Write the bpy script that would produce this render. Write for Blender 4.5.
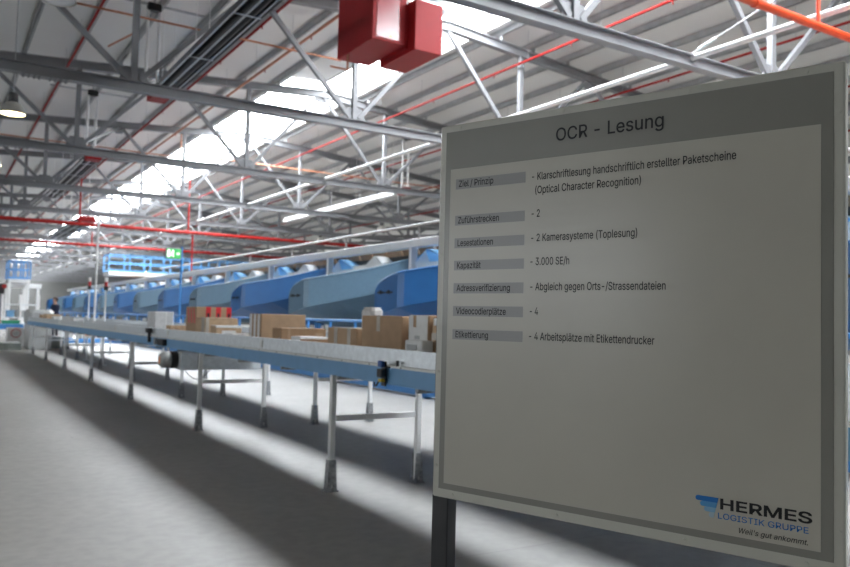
import bpy, math, random
from mathutils import Vector, Matrix
random.seed(7)
S = bpy.context.scene
for o in list(bpy.data.objects):
    bpy.data.objects.remove(o)
col = S.collection

# ------------------------------------------------------------------ camera
F = 785.0
cam = bpy.data.cameras.new('camera'); cam.sensor_width = 36.0; cam.lens = 36.0 * F / 850.0
cam.clip_end = 400
cob = bpy.data.objects.new('camera', cam); col.objects.link(cob); S.camera = cob
v1 = Vector((-67 - 425, 308.5 - 283.5, F)); v2 = Vector((1680 - 425, 352 - 283.5, F))
cy = v1.normalized(); cx = (v2 - v2.dot(cy) * cy).normalized(); cz = cx.cross(cy)
if cz.y > 0: cz = -cz
R = Matrix((cx, cy, cz))                       # camera (right, down, forward) -> world
right = R @ Vector((1, 0, 0)); up = R @ Vector((0, -1, 0)); back = R @ Vector((0, 0, -1))
M4 = Matrix((right, up, back)).transposed().to_4x4(); M4.translation = Vector((0, 0, 1.6))
cob.matrix_world = M4
cam.dof.use_dof = True; cam.dof.focus_distance = 2.15; cam.dof.aperture_fstop = 5.0

# ------------------------------------------------------------------ world, light, exposure
W = bpy.data.worlds.new('world'); S.world = W; W.use_nodes = True
W.node_tree.nodes['Background'].inputs[0].default_value = (0.75, 0.85, 1.0, 1)
W.node_tree.nodes['Background'].inputs[1].default_value = 0.6
SKYLIGHT, FILL_LEFT, FILL_RIGHT, FILL_WALL = 26.5, 0.5, 16.0, 7.8  # last three drive unseen panes added as fill light
S.view_settings.view_transform = 'Standard'
S.view_settings.look = 'None'
S.view_settings.gamma = 1.0
S.view_settings.use_curve_mapping = False
S.view_settings.exposure = 0.0

# ------------------------------------------------------------------ materials
def mat(name, c, rough=0.5, metal=0.0, noise=0.0, scale=6.0, bump=0.0, emit=None, estr=0.0, spec=0.5):
    m = bpy.data.materials.new(name); m.use_nodes = True
    nt = m.node_tree; b = nt.nodes['Principled BSDF']
    b.inputs['Base Color'].default_value = (*c, 1); b.inputs['Roughness'].default_value = rough
    b.inputs['Metallic'].default_value = metal; b.inputs['Specular IOR Level'].default_value = spec
    if noise or bump:
        tc = nt.nodes.new('ShaderNodeTexCoord'); n = nt.nodes.new('ShaderNodeTexNoise')
        n.inputs['Scale'].default_value = scale; n.inputs['Detail'].default_value = 5
        nt.links.new(tc.outputs['Object'], n.inputs['Vector'])
        if noise:
            r = nt.nodes.new('ShaderNodeValToRGB')
            r.color_ramp.elements[0].position = 0.3; r.color_ramp.elements[1].position = 0.7
            r.color_ramp.elements[0].color = (*[x * (1 - noise) for x in c], 1)
            r.color_ramp.elements[1].color = (*[min(1, x * (1 + noise)) for x in c], 1)
            nt.links.new(n.outputs['Fac'], r.inputs['Fac']); nt.links.new(r.outputs['Color'], b.inputs['Base Color'])
        if bump:
            bp = nt.nodes.new('ShaderNodeBump'); bp.inputs['Strength'].default_value = bump; bp.inputs['Distance'].default_value = 0.01
            nt.links.new(n.outputs['Fac'], bp.inputs['Height']); nt.links.new(bp.outputs['Normal'], b.inputs['Normal'])
    if emit:
        b.inputs['Emission Color'].default_value = (*emit, 1); b.inputs['Emission Strength'].default_value = estr
    return m
M = {}
M['steel'] = mat('grey_painted_steel', (0.23, 0.233, 0.245), 0.42, 0.0, 0.06, 3)
M['white'] = mat('white_painted_steel', (0.86, 0.86, 0.855), 0.4, 0, 0.04, 3)
M['purlin'] = mat('galvanised_purlin', (0.48, 0.49, 0.50), 0.45, 0.3, 0.1, 4)
M['galv'] = mat('galvanised_sheet', (0.76, 0.80, 0.83), 0.40, 0.5, 0.10, 16)
M['galvdark'] = mat('weathered_galvanised', (0.30, 0.31, 0.32), 0.5, 0.4, 0.3, 30)
M['beamblue'] = mat('conveyor_blue', (0.145, 0.33, 0.56), 0.4, 0, 0.05, 6)
M['chuteblue'] = mat('chute_blue', (0.025, 0.135, 0.36), 0.35, 0, 0.05, 3)
M['chutegrey'] = mat('chute_grey_blue', (0.13, 0.225, 0.31), 0.38, 0, 0.06, 14)
M['skyblue'] = mat('light_blue_paint', (0.15, 0.42, 0.78), 0.4, 0, 0.04, 4)
M['railblue'] = mat('handrail_blue', (0.06, 0.26, 0.62), 0.4, 0, 0.04, 4)
M['belt'] = mat('belt_rubber', (0.05, 0.055, 0.06), 0.6, 0, 0.15, 12)
M['black'] = mat('black_plastic', (0.014, 0.014, 0.016), 0.4, 0, 0.1, 10)
M['blackmetal'] = mat('black_powder_coat', (0.012, 0.012, 0.014), 0.38, 0, 0.1, 20)
M['red'] = mat('heater_red', (0.33, 0.012, 0.015), 0.5, 0, 0.05, 3, spec=0.25)
M['redgloss'] = mat('heater_red_gloss', (0.36, 0.02, 0.03), 0.22, 0, 0.05, 3, spec=0.8)
M['pipered'] = mat('pipe_red', (0.30, 0.012, 0.010), 0.55, 0, 0.06, 5, spec=0.25)
M['pipeorange'] = mat('pipe_orange_red', (0.72, 0.075, 0.022), 0.35, 0, 0.05, 5)
M['copper'] = mat('copper_pipe', (0.55, 0.23, 0.13), 0.4, 0.3, 0.1, 6)
M['card'] = mat('cardboard', (0.43, 0.285, 0.175), 0.8, 0, 0.08, 9)
M['cardlight'] = mat('kraft_paper', (0.50, 0.345, 0.215), 0.75, 0, 0.15, 14, 0.3)
M['carddark'] = mat('brown_cardboard', (0.35, 0.215, 0.12), 0.8, 0, 0.1, 9)
M['styro'] = mat('white_wrapping', (0.62, 0.62, 0.62), 0.7, 0, 0.1, 14, 0.4)
M['tape'] = mat('clear_packing_tape', (0.55, 0.50, 0.44), 0.22, 0, 0.1, 12)
M['paper'] = mat('white_paper', (0.74, 0.74, 0.73), 0.6, 0, 0.04, 20)
M['redtape'] = mat('red_tape', (0.62, 0.02, 0.03), 0.35, 0, 0.05, 8)
M['ink'] = mat('black_ink', (0.012, 0.012, 0.013), 0.5, 0, 0.05, 40)
M['inkblue'] = mat('blue_ink', (0.03, 0.10, 0.30), 0.5, 0, 0.05, 40)
M['boardframe'] = mat('board_off_white_edge', (0.57, 0.56, 0.49), 0.30, 0, 0.02, 5)
M['boardpanel'] = mat('board_off_white_print', (0.53, 0.505, 0.43), 0.26, 0, 0.02, 5)
M['boardgrey'] = mat('board_grey_print', (0.275, 0.267, 0.235), 0.26, 0, 0.02, 5)
M['boardlabel'] = mat('board_label_grey', (0.30, 0.295, 0.28), 0.28, 0, 0.02, 5)
M['logoA'] = mat('print_deep_blue', (0.015, 0.17, 0.52), 0.3, 0, 0.02, 9)
M['logoB'] = mat('print_mid_blue', (0.09, 0.33, 0.62), 0.3, 0, 0.02, 9)
M['logoC'] = mat('print_light_blue', (0.25, 0.48, 0.66), 0.3, 0, 0.02, 9)
M['logoD'] = mat('print_pale_blue', (0.42, 0.55, 0.62), 0.3, 0, 0.02, 9)
M['yellow'] = mat('sensor_yellow', (0.75, 0.55, 0.03), 0.4, 0, 0.05, 20)
M['sensorblue'] = mat('sensor_blue', (0.02, 0.09, 0.32), 0.4, 0, 0.05, 20)
M['orange'] = mat('orange_sticker', (0.85, 0.28, 0.05), 0.5, 0, 0.05, 20)
M['motor'] = mat('motor_grey', (0.42, 0.43, 0.43), 0.45, 0, 0.05, 10)
M['green'] = mat('exit_green', (0.06, 0.45, 0.14), 0.4, 0, 0.02, 5, emit=(0.10, 0.62, 0.15), estr=0.6)
M['exitwhite'] = mat('exit_white', (0.85, 0.9, 0.85), 0.4, 0, 0.02, 5, emit=(0.95, 1.0, 0.8), estr=1.6)
M['traygreen'] = mat('green_tray', (0.03, 0.30, 0.14), 0.5, 0, 0.05, 10)
M['tan'] = mat('tan_tray_board', (0.26, 0.165, 0.10), 0.6, 0, 0.15, 5)
M['hooddark'] = mat('lamp_housing', (0.06, 0.06, 0.065), 0.4, 0, 0.1, 10)
M['lampshade'] = mat('lamp_reflector', (0.55, 0.54, 0.50), 0.3, 0.3, 0.05, 10)
M['lens'] = mat('lamp_lens', (0.9, 0.88, 0.75), 0.3, 0, 0.02, 10, emit=(1.0, 0.84, 0.46), estr=12.0)
M['polish'] = mat('aluminium_reflector', (0.75, 0.76, 0.77), 0.28, 0.6, 0.05, 6)
M['tubeblack'] = mat('radiant_tube_black', (0.014, 0.014, 0.016), 0.45, 0.0, 0.1, 6)
M['redlens'] = mat('red_signal_lens', (0.5, 0.02, 0.02), 0.3, 0, 0.05, 20)
M['plinth'] = mat('grey_green_box', (0.22, 0.24, 0.22), 0.6, 0, 0.08, 8)
M['wall'] = mat('wall_sheet', (0.17, 0.17, 0.165), 0.6, 0, 0.05, 1.5)
M['skin'] = mat('skin', (0.48, 0.27, 0.19), 0.55, 0, 0.05, 20)
M['hair'] = mat('dark_brown_hair', (0.04, 0.022, 0.014), 0.55, 0, 0.2, 60)
M['navy'] = mat('navy_cloth', (0.012, 0.018, 0.05), 0.8, 0, 0.1, 30)
M['denim'] = mat('dark_trousers', (0.02, 0.025, 0.04), 0.8, 0, 0.1, 30)

def milky(name, c):
    m = bpy.data.materials.new(name); m.use_nodes = True
    nt = m.node_tree; b = nt.nodes['Principled BSDF']; b.inputs['Base Color'].default_value = (*c, 1); b.inputs['Roughness'].default_value = 0.4
    tr = nt.nodes.new('ShaderNodeBsdfTranslucent'); mx = nt.nodes.new('ShaderNodeMixShader'); mx.inputs[0].default_value = 0.68
    n = nt.nodes.new('ShaderNodeTexNoise'); n.inputs['Scale'].default_value = 3
    r = nt.nodes.new('ShaderNodeValToRGB'); r.color_ramp.elements[0].color = (*[x * .95 for x in c], 1); r.color_ramp.elements[1].color = (*c, 1)
    nt.links.new(n.outputs['Fac'], r.inputs['Fac']); nt.links.new(r.outputs['Color'], tr.inputs['Color']); nt.links.new(r.outputs['Color'], b.inputs['Base Color'])
    nt.links.new(b.outputs[0], mx.inputs[1]); nt.links.new(tr.outputs[0], mx.inputs[2]); nt.links.new(mx.outputs[0], nt.nodes['Material Output'].inputs['Surface'])
    return m
M['milk'] = milky('translucent_white_plastic', (0.92, 0.93, 0.94)); M['milkblue'] = milky('translucent_blue_plastic', (0.30, 0.60, 0.92))
M['rail'] = mat('sorter_white_rail', (0.84, 0.84, 0.83), 0.4, 0, 0.03, 3)
M['lensoff'] = mat('unlit_lamp_glass', (0.75, 0.76, 0.76), 0.2, 0, 0.03, 10)

def floor_mat():
    m = mat('concrete_floor', (0.42, 0.42, 0.41), 0.42)
    nt = m.node_tree; b = nt.nodes['Principled BSDF']; L = nt.links.new
    tc = nt.nodes.new('ShaderNodeTexCoord')
    n1 = nt.nodes.new('ShaderNodeTexNoise'); n1.inputs['Scale'].default_value = 0.5; n1.inputs['Detail'].default_value = 8
    n2 = nt.nodes.new('ShaderNodeTexNoise'); n2.inputs['Scale'].default_value = 9; n2.inputs['Detail'].default_value = 6
    L(tc.outputs['Object'], n1.inputs['Vector']); L(tc.outputs['Object'], n2.inputs['Vector'])
    r1 = nt.nodes.new('ShaderNodeValToRGB')
    r1.color_ramp.elements[0].position = 0.32; r1.color_ramp.elements[0].color = (0.268, 0.258, 0.240, 1)
    r1.color_ramp.elements[1].position = 0.68; r1.color_ramp.elements[1].color = (0.328, 0.318, 0.300, 1)
    L(n1.outputs['Fac'], r1.inputs['Fac'])
    r2 = nt.nodes.new('ShaderNodeValToRGB')
    r2.color_ramp.elements[0].position = 0.36; r2.color_ramp.elements[0].color = (0.90, 0.90, 0.90, 1)
    r2.color_ramp.elements[1].position = 0.62; r2.color_ramp.elements[1].color = (1.04, 1.04, 1.04, 1)
    L(n2.outputs['Fac'], r2.inputs['Fac'])
    mx = nt.nodes.new('ShaderNodeMix'); mx.data_type = 'RGBA'; mx.blend_type = 'MULTIPLY'; mx.inputs[0].default_value = 1
    L(r1.outputs['Color'], mx.inputs[6]); L(r2.outputs['Color'], mx.inputs[7])
    # saw-cut joints and small scuffs
    br = nt.nodes.new('ShaderNodeTexBrick'); br.offset = 0.0
    br.inputs['Scale'].default_value = 1.0; br.inputs['Brick Width'].default_value = 6.1; br.inputs['Row Height'].default_value = 5.4
    br.inputs['Mortar Size'].default_value = 0.006; br.inputs['Mortar Smooth'].default_value = 0.3
    br.inputs['Color1'].default_value = (1, 1, 1, 1); br.inputs['Color2'].default_value = (1, 1, 1, 1); br.inputs['Mortar'].default_value = (0.72, 0.72, 0.71, 1)
    mp = nt.nodes.new('ShaderNodeMapping'); mp.inputs['Rotation'].default_value = (0, 0, 0.02); mp.inputs['Location'].default_value = (1.3, 0.9, 0)
    L(tc.outputs['Object'], mp.inputs['Vector']); L(mp.outputs['Vector'], br.inputs['Vector'])
    m2 = nt.nodes.new('ShaderNodeMix'); m2.data_type = 'RGBA'; m2.blend_type = 'MULTIPLY'; m2.inputs[0].default_value = 1
    L(mx.outputs[2], m2.inputs[6]); L(br.outputs['Color'], m2.inputs[7])
    vo = nt.nodes.new('ShaderNodeTexVoronoi'); vo.inputs['Scale'].default_value = 0.85
    L(tc.outputs['Object'], vo.inputs['Vector'])
    r3 = nt.nodes.new('ShaderNodeValToRGB')
    r3.color_ramp.elements[0].position = 0.012; r3.color_ramp.elements[0].color = (0.35, 0.35, 0.35, 1)
    r3.color_ramp.elements[1].position = 0.022; r3.color_ramp.elements[1].color = (1, 1, 1, 1)
    L(vo.outputs['Distance'], r3.inputs['Fac'])
    m3 = nt.nodes.new('ShaderNodeMix'); m3.data_type = 'RGBA'; m3.blend_type = 'MULTIPLY'; m3.inputs[0].default_value = 1
    L(m2.outputs[2], m3.inputs[6]); L(r3.outputs['Color'], m3.inputs[7])
    L(m3.outputs[2], b.inputs['Base Color'])
    return m
M['floor'] = floor_mat()

def deck_mat():
    m = mat('roof_deck_white', (0.70, 0.695, 0.68), 0.5)
    nt = m.node_tree; b = nt.nodes['Principled BSDF']; L = nt.links.new
    tc = nt.nodes.new('ShaderNodeTexCoord'); w = nt.nodes.new('ShaderNodeTexWave')
    w.bands_direction = 'Y'; w.inputs['Scale'].default_value = 1.05; w.wave_profile = 'SAW'
    L(tc.outputs['Object'], w.inputs['Vector'])
    bp = nt.nodes.new('ShaderNodeBump'); bp.inputs['Strength'].default_value = 0.12; bp.inputs['Distance'].default_value = 0.03
    L(w.outputs['Fac'], bp.inputs['Height']); L(bp.outputs['Normal'], b.inputs['Normal'])
    n = nt.nodes.new('ShaderNodeTexNoise'); n.inputs['Scale'].default_value = 0.4; L(tc.outputs['Object'], n.inputs['Vector'])
    r = nt.nodes.new('ShaderNodeValToRGB')
    r.color_ramp.elements[0].color = (0.82, 0.815, 0.80, 1); r.color_ramp.elements[1].color = (0.90, 0.895, 0.88, 1)
    L(n.outputs['Fac'], r.inputs['Fac']); L(r.outputs['Color'], b.inputs['Base Color'])
    return m
M['deck'] = deck_mat()

def glazing_mat(strength):
    m = bpy.data.materials.new('skylight_glazing'); m.use_nodes = True
    nt = m.node_tree; nt.nodes.remove(nt.nodes['Principled BSDF'])
    e = nt.nodes.new('ShaderNodeEmission'); n = nt.nodes.new('ShaderNodeTexNoise'); n.inputs['Scale'].default_value = 0.5
    tc = nt.nodes.new('ShaderNodeTexCoord'); nt.links.new(tc.outputs['Object'], n.inputs['Vector'])
    r = nt.nodes.new('ShaderNodeValToRGB')
    r.color_ramp.elements[0].color = (0.87, 0.935, 1.0, 1); r.color_ramp.elements[1].color = (0.94, 0.975, 1.0, 1)
    nt.links.new(n.outputs['Fac'], r.inputs['Fac']); nt.links.new(r.outputs['Color'], e.inputs['Color'])
    e.inputs['Strength'].default_value = strength
    nt.links.new(e.outputs[0], nt.nodes['Material Output'].inputs['Surface'])
    return m
M['glazing'], M['glazing_side'], M['glazing_right'], M['glazing_wall'] = [glazing_mat(v) for v in (SKYLIGHT, FILL_LEFT, FILL_RIGHT, FILL_WALL)]  # all but the first belong to added fill panes

# ------------------------------------------------------------------ mesh builder
class MB:
    def __init__(s): s.v = []; s.f = []; s.sm = []; s.mi = []; s.cur = 0
    def add(s, vs, fs, smooth=False):
        b = len(s.v); s.v += [tuple(p) for p in vs]
        for f in fs: s.f.append([b + i for i in f]); s.sm.append(smooth); s.mi.append(s.cur)
        return s
    def box(s, x0, x1, y0, y1, z0, z1):
        vs = [(x, y, z) for z in (z0, z1) for y in (y0, y1) for x in (x0, x1)]
        return s.add(vs, [(0, 2, 3, 1), (4, 5, 7, 6), (0, 1, 5, 4), (2, 6, 7, 3), (0, 4, 6, 2), (1, 3, 7, 5)])
    def rbox(s, x0, x1, y0, y1, z0, z1, r=0.01):
        """box with chamfered vertical and horizontal edges"""
        r = min(r, (x1 - x0) / 2.01, (y1 - y0) / 2.01, (z1 - z0) / 2.01)
        def ring(d, z): return [(x0 + d + r, y0 + d, z), (x1 - d - r, y0 + d, z), (x1 - d, y0 + d + r, z), (x1 - d, y1 - d - r, z),
                                (x1 - d - r, y1 - d, z), (x0 + d + r, y1 - d, z), (x0 + d, y1 - d - r, z), (x0 + d, y0 + d + r, z)]
        rs = [ring(r * .7, z0), ring(0, z0 + r), ring(0, z1 - r), ring(r * .7, z1)]
        vs = sum(rs, []); fs = [tuple(range(7, -1, -1)), tuple(range(24, 32))]
        for k in range(3):
            for i in range(8): j = (i + 1) % 8; fs.append((k * 8 + i, k * 8 + j, k * 8 + 8 + j, k * 8 + 8 + i))
        return s.add(vs, fs)
    def frame(s, p, q, up=(0, 0, 1)):
        p = Vector(p); q = Vector(q); d = (q - p).normalized(); u = Vector(up)
        if abs(d.dot(u)) > 0.98: u = Vector((0, 1, 0))
        a = d.cross(u).normalized(); b = a.cross(d).normalized()
        return p, q, a, b
    def bar(s, p, q, w, h, up=(0, 0, 1), off=(0, 0)):
        p, q, a, b = s.frame(p, q, up)
        c = [(-w / 2 + off[0], -h / 2 + off[1]), (w / 2 + off[0], -h / 2 + off[1]), (w / 2 + off[0], h / 2 + off[1]), (-w / 2 + off[0], h / 2 + off[1])]
        vs = [p + a * x + b * y for x, y in c] + [q + a * x + b * y for x, y in c]
        return s.add(vs, [(0, 1, 2, 3), (7, 6, 5, 4), (0, 4, 5, 1), (1, 5, 6, 2), (2, 6, 7, 3), (3, 7, 4, 0)])
    def ibeam(s, p, q, w, h, t=0.018):
        s.bar(p, q, w, t, off=(0, h / 2 - t / 2)); s.bar(p, q, w, t, off=(0, -h / 2 + t / 2)); s.bar(p, q, t, h - 2 * t)
        return s
    def tube(s, p, q, r, n=12, r2=None, cap=True):
        p, q, a, b = s.frame(p, q); r2 = r if r2 is None else r2
        vs = []
        for c, rr in ((p, r), (q, r2)):
            for i in range(n):
                t = 2 * math.pi * i / n; vs.append(c + a * math.cos(t) * rr + b * math.sin(t) * rr)
        s.add(vs, [(i, (i + 1) % n, n + (i + 1) % n, n + i) for i in range(n)], True)
        if cap: s.add(vs, [tuple(range(n - 1, -1, -1)), tuple(range(n, 2 * n))])
        return s
    def path(s, pts, r, n=8):
        for a, b in zip(pts[:-1], pts[1:]): s.tube(a, b, r, n)
        return s
    def lathe(s, prof, c=(0, 0, 0), n=24, axis='z'):
        vs = []
        for r, h in prof:
            for i in range(n):
                t = 2 * math.pi * i / n; x, y = r * math.cos(t), r * math.sin(t)
                p = (x, y, h) if axis == 'z' else ((x, h, y) if axis == 'y' else (h, x, y))
                vs.append((c[0] + p[0], c[1] + p[1], c[2] + p[2]))
        fs = [(k * n + i, k * n + (i + 1) % n, (k + 1) * n + (i + 1) % n, (k + 1) * n + i) for k in range(len(prof) - 1) for i in range(n)]
        return s.add(vs, fs, True)
    def prism(s, poly, d, axis='y'):
        """poly: 2-D outline; extruded from d[0] to d[1] along the axis"""
        n = len(poly)
        def P(u, v, w): return {'y': (u, w, v), 'x': (w, u, v), 'z': (u, v, w)}[axis]
        vs = [P(u, v, d[0]) for u, v in poly] + [P(u, v, d[1]) for u, v in poly]
        return s.add(vs, [tuple(range(n)), tuple(range(2 * n - 1, n - 1, -1))] + [(i, n + i, n + (i + 1) % n, (i + 1) % n) for i in range(n)])
    def sheet(s, rows, th, nrm):
        """rows: list of (lower point, upper point); nrm: list of thickness directions"""
        n = len(rows); vs = []
        for (a, b), w in zip(rows, nrm):
            w = Vector(w).normalized() * th; a = Vector(a); b = Vector(b); vs += [a, b, b + w, a + w]
        fs = []
        for i in range(n - 1):
            for k in range(4): fs.append((i * 4 + k, i * 4 + (k + 1) % 4, i * 4 + 4 + (k + 1) % 4, i * 4 + 4 + k))
        fs += [(0, 3, 2, 1), ((n - 1) * 4, (n - 1) * 4 + 1, (n - 1) * 4 + 2, (n - 1) * 4 + 3)]
        return s.add(vs, fs)
    def mesh(s, name, m):
        me = bpy.data.meshes.new(name); me.from_pydata(s.v, [], s.f); me.update()
        ms = m if isinstance(m, (list, tuple)) else [m]
        for x in ms: me.materials.append(M[x])
        for p, sm, i in zip(me.polygons, s.sm, s.mi): p.use_smooth = sm; p.material_index = i
        import bmesh
        bm = bmesh.new(); bm.from_mesh(me); bmesh.ops.recalc_face_normals(bm, faces=bm.faces); bm.to_mesh(me); bm.free()
        return me
    def build(s, name, m, parent=None, label=None):
        o = bpy.data.objects.new(name, s.mesh(name, m)); col.objects.link(o)
        if parent: o.parent = parent
        if label: o['label'] = label
        return o

def tag(o, label, cat, group=None, kind=None):
    o['label'] = label; o['category'] = cat
    if group: o['group'] = group
    if kind: o['kind'] = kind
    return o
def struct(o): o['kind'] = 'structure'; return o
def thing(name, label, cat, loc=(0, 0, 0), rz=0, group=None):
    o = bpy.data.objects.new(name, None); o.empty_display_size = 0.2; col.objects.link(o)
    o.location = loc; o.rotation_euler = (0, 0, rz)
    return tag(o, label, cat, group)
def dup(root, loc, label=None, rz=None):
    r = root.copy(); col.objects.link(r); r.location = loc
    if rz is not None: r.rotation_euler = (0, 0, rz)
    if label: r['label'] = label
    for ch in list(root.children):
        c = ch.copy(); col.objects.link(c); c.parent = r
        for g in list(ch.children):
            d = g.copy(); col.objects.link(d); d.parent = c
    return r
def move_mesh(o, loc):
    """give a one-mesh thing its origin at loc (vertices were built in world space)"""
    o.data.transform(Matrix.Translation(-Vector(loc))); o.location = loc; return o
ORD = ['first', 'second', 'third', 'fourth', 'fifth', 'sixth', 'seventh', 'eighth', 'ninth', 'tenth', 'eleventh', 'twelfth', 'thirteenth',
       'fourteenth', 'fifteenth', 'sixteenth', 'seventeenth', 'eighteenth', 'nineteenth', 'twentieth']

# ------------------------------------------------------------------ the hall shell
X0, X1, Y0, Y1 = -36.0, 52.0, -10.5, 146.0
RX = 11.75                                           # ridge
VL, VR, RL, RR = -4.45, 27.95, -20.65, 44.15         # valleys and the ridges of the neighbouring bays
def ztop(x):                                         # upper chord axis
    if x < VL: return 8.713 + 0.064 * (16.2 - abs(x - RL))
    if x > VR: return 8.292 + 0.09 * (16.2 - abs(x - RR))
    return 9.75 - (0.064 * (RX - x) if x < RX else 0.09 * (x - RX))
def zdeck(x): return ztop(x) + 0.47
SK0, SK1 = 10.28, 13.22                              # skylight strip
struct(MB().box(X0, X1, Y0, Y1, -0.25, 0).build('floor', 'floor'))
STRIPS = [(RL - 1.6, RL + 1.6), (SK0, SK1), (RR - 1.6, RR + 1.6)]  # first and last strips are unseen, added to brighten the hall's sides
xs = sorted({X0, X1, VL, VR} | {x for st in STRIPS for x in st})
for a, b in zip(xs[:-1], xs[1:]):
    if (a, b) in STRIPS: continue
    n = max(1, round((b - a) / 2.7))
    for i in range(n):
        p, q = a + (b - a) * i / n, a + (b - a) * (i + 1) / n
        struct(MB().sheet([((p, Y0, zdeck(p)), (p, Y1, zdeck(p))), ((q, Y0, zdeck(q)), (q, Y1, zdeck(q)))], 0.12, [(0, 0, 1)] * 2).build('ceiling', 'deck'))
struct(MB().box(X0 - 0.3, X0, Y0, Y1, -0.25, 11).build('wall_left', 'wall'))
struct(MB().box(X1, X1 + 0.3, Y0, Y1, -0.25, 11).build('wall_right', 'wall'))
struct(MB().box(X0 - 0.3, X1 + 0.3, Y1, Y1 + 0.3, -0.25, 11).build('wall_far', 'wall'))
struct(MB().box(X0 - 0.3, X1 + 0.3, Y0 - 0.3, Y0, -0.25, 11).build('wall_back', 'wall'))
SPAN, TY0 = 8.15, 9.72
TY = [TY0 + SPAN * n for n in range(-2, 17)]
# skylight: a low glazed lantern along the ridge, one window per bay; outer strips are added fill
bays = [Y0] + TY + [Y1]
wn = 0
for sa, sb in (STRIPS[1], STRIPS[0], STRIPS[2]):
    zs = min(zdeck(sa), zdeck(sb)); mid = (sa + sb) / 2
    cuts = bays if sa == SK0 else [Y0, 30, 70, Y1]
    for a, b in zip(cuts[:-1], cuts[1:]):
        wn += 1
        pane = [((sa, a, zs + 0.35), (sa, b, zs + 0.35)), ((mid, a, zs + 0.60), (mid, b, zs + 0.60)), ((sb, a, zs + 0.35), (sb, b, zs + 0.35))]
        if sa == SK0 and abs(a - TY[3]) < 0.1:           # this bay is decked over left of the ridge
            pane = pane[1:]
            struct(MB().sheet([((sa, a, zdeck(sa)), (sa, b, zdeck(sa))), ((mid, a, zdeck(mid)), (mid, b, zdeck(mid)))], 0.12, [(0, 0, 1)] * 2).build('ceiling', 'deck'))
            struct(MB().box(mid - 0.04, mid + 0.04, a, b, zdeck(mid) - 0.05, zs + 0.6).build('trim_9', 'white'))
        w = struct(MB().sheet(pane,
                              0.02, [(0, 0, 1)] * len(pane)).build('window_%d' % wn, 'glazing' if sa == SK0 else 'glazing_right' if sa > 0 else 'glazing_side'))  # left and right bay panes glow only as added fill
        fr = MB(); k = max(1, round((b - a) / 2.04))
        for i in range(k):
            y = a + (b - a) * i / k
            fr.bar((sa, y, zs + 0.33), (mid, y, zs + 0.58), 0.05, 0.05); fr.bar((mid, y, zs + 0.58), (sb, y, zs + 0.33), 0.05, 0.05)
        fr.build('glazing_bar', 'white', w)
    cb = MB()
    for x in (sa, sb): cb.box(x - 0.04, x + 0.04, Y0, Y1, zdeck(x) - 0.1, zs + 0.42)
    struct(cb.build('trim_%d' % (1 + [SK0, STRIPS[0][0], STRIPS[2][0]].index(sa)), 'white'))

for a in range(2, 66, 8):                            # unseen glowing band added on the left wall as fill light
    wn += 1
    w = struct(MB().box(X0 - 0.02, X0 + 0.02, a, a + 7.0, 2.4, 6.2).build('window_%d' % wn, 'glazing_wall'))
    fr = MB().box(X0, X0 + 0.08, a - 0.1, a + 7.1, 2.3, 2.4).box(X0, X0 + 0.08, a - 0.1, a + 7.1, 6.2, 6.3)
    for i in range(5): fr.box(X0, X0 + 0.08, a + 1.75 * i - 0.05, a + 1.75 * i + 0.05, 2.4, 6.2)
    fr.build('window_frame', 'steel', w)

# ------------------------------------------------------------------ roof trusses
LZ = 6.57
LN = [-12.55 + 5.4 * i for i in range(10)]           # lower nodes: ... 3.65, 9.05 ...
LN = [x - 0.15 for x in LN]
UN = [x + 2.7 for x in LN[:-1]]
def make_truss(y):
    t = thing('roof_truss', 'x', 'roof truss', (RX, y, LZ), 0, 'roof trusses across the hall')
    o = lambda p: (p[0] - RX, 0, p[1] - LZ)
    MB().ibeam(o((X0, LZ)), o((X1, LZ)), 0.22, 0.23).build('lower_chord', 'steel', t)
    uc = MB(); ks = [X0, RL, VL, RX, VR, RR, X1]
    for a, b in zip(ks[:-1], ks[1:]): uc.ibeam(o((a, ztop(a))), o((b, ztop(b))), 0.2, 0.26)
    uc.build('upper_chord', 'steel', t)
    for x in LN:
        MB().bar(o((x, LZ + 0.1)), o((x, ztop(x) - 0.1)), 0.13, 0.13, (0, 1, 0)).build('vertical', 'steel', t)
        g = MB().prism([(x - RX - 0.32, 0.11), (x - RX + 0.32, 0.11), (x - RX + 0.2, 0.42), (x - RX - 0.2, 0.42)], (-0.012, 0.012), 'y')
        g.build('gusset_plate', 'steel', t)
    for x in UN:
        for s in (-1, 1):
            MB().bar(o((x + s * 0.12, ztop(x) - 0.12)), o((x + s * 2.58, LZ + 0.16)), 0.11, 0.11, (0, 1, 0)).build('diagonal', 'steel', t)
        zz = ztop(x) - LZ
        MB().prism([(x - RX - 0.25, zz - 0.12), (x - RX + 0.25, zz - 0.12), (x - RX + 0.14, zz - 0.36), (x - RX - 0.14, zz - 0.36)], (-0.012, 0.012), 'y').build('gusset_plate', 'steel', t)
    for xs in (1.75, 20.7):
        sp = MB().box(xs - RX - 0.45, xs - RX + 0.45, -0.125, 0.125, -0.135, -0.112).box(xs - RX - 0.45, xs - RX + 0.45, -0.125, 0.125, 0.112, 0.135)
        sp.box(xs - RX - 0.45, xs - RX + 0.45, -0.03, 0.03, -0.1, 0.1)
        sp = sp.build('splice_plate', 'steel', t)
        bm = MB()
        for i in range(8):
            x = xs - RX - 0.40 + 0.1 * i + (0.1 if i > 3 else 0)
            for yy in (-0.08, 0.08): bm.tube((x, yy, -0.165), (x, yy, -0.13), 0.02, 6)
        bm.build('bolts', 'steel', sp)['kind'] = 'stuff'
    return t
tr = None
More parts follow.
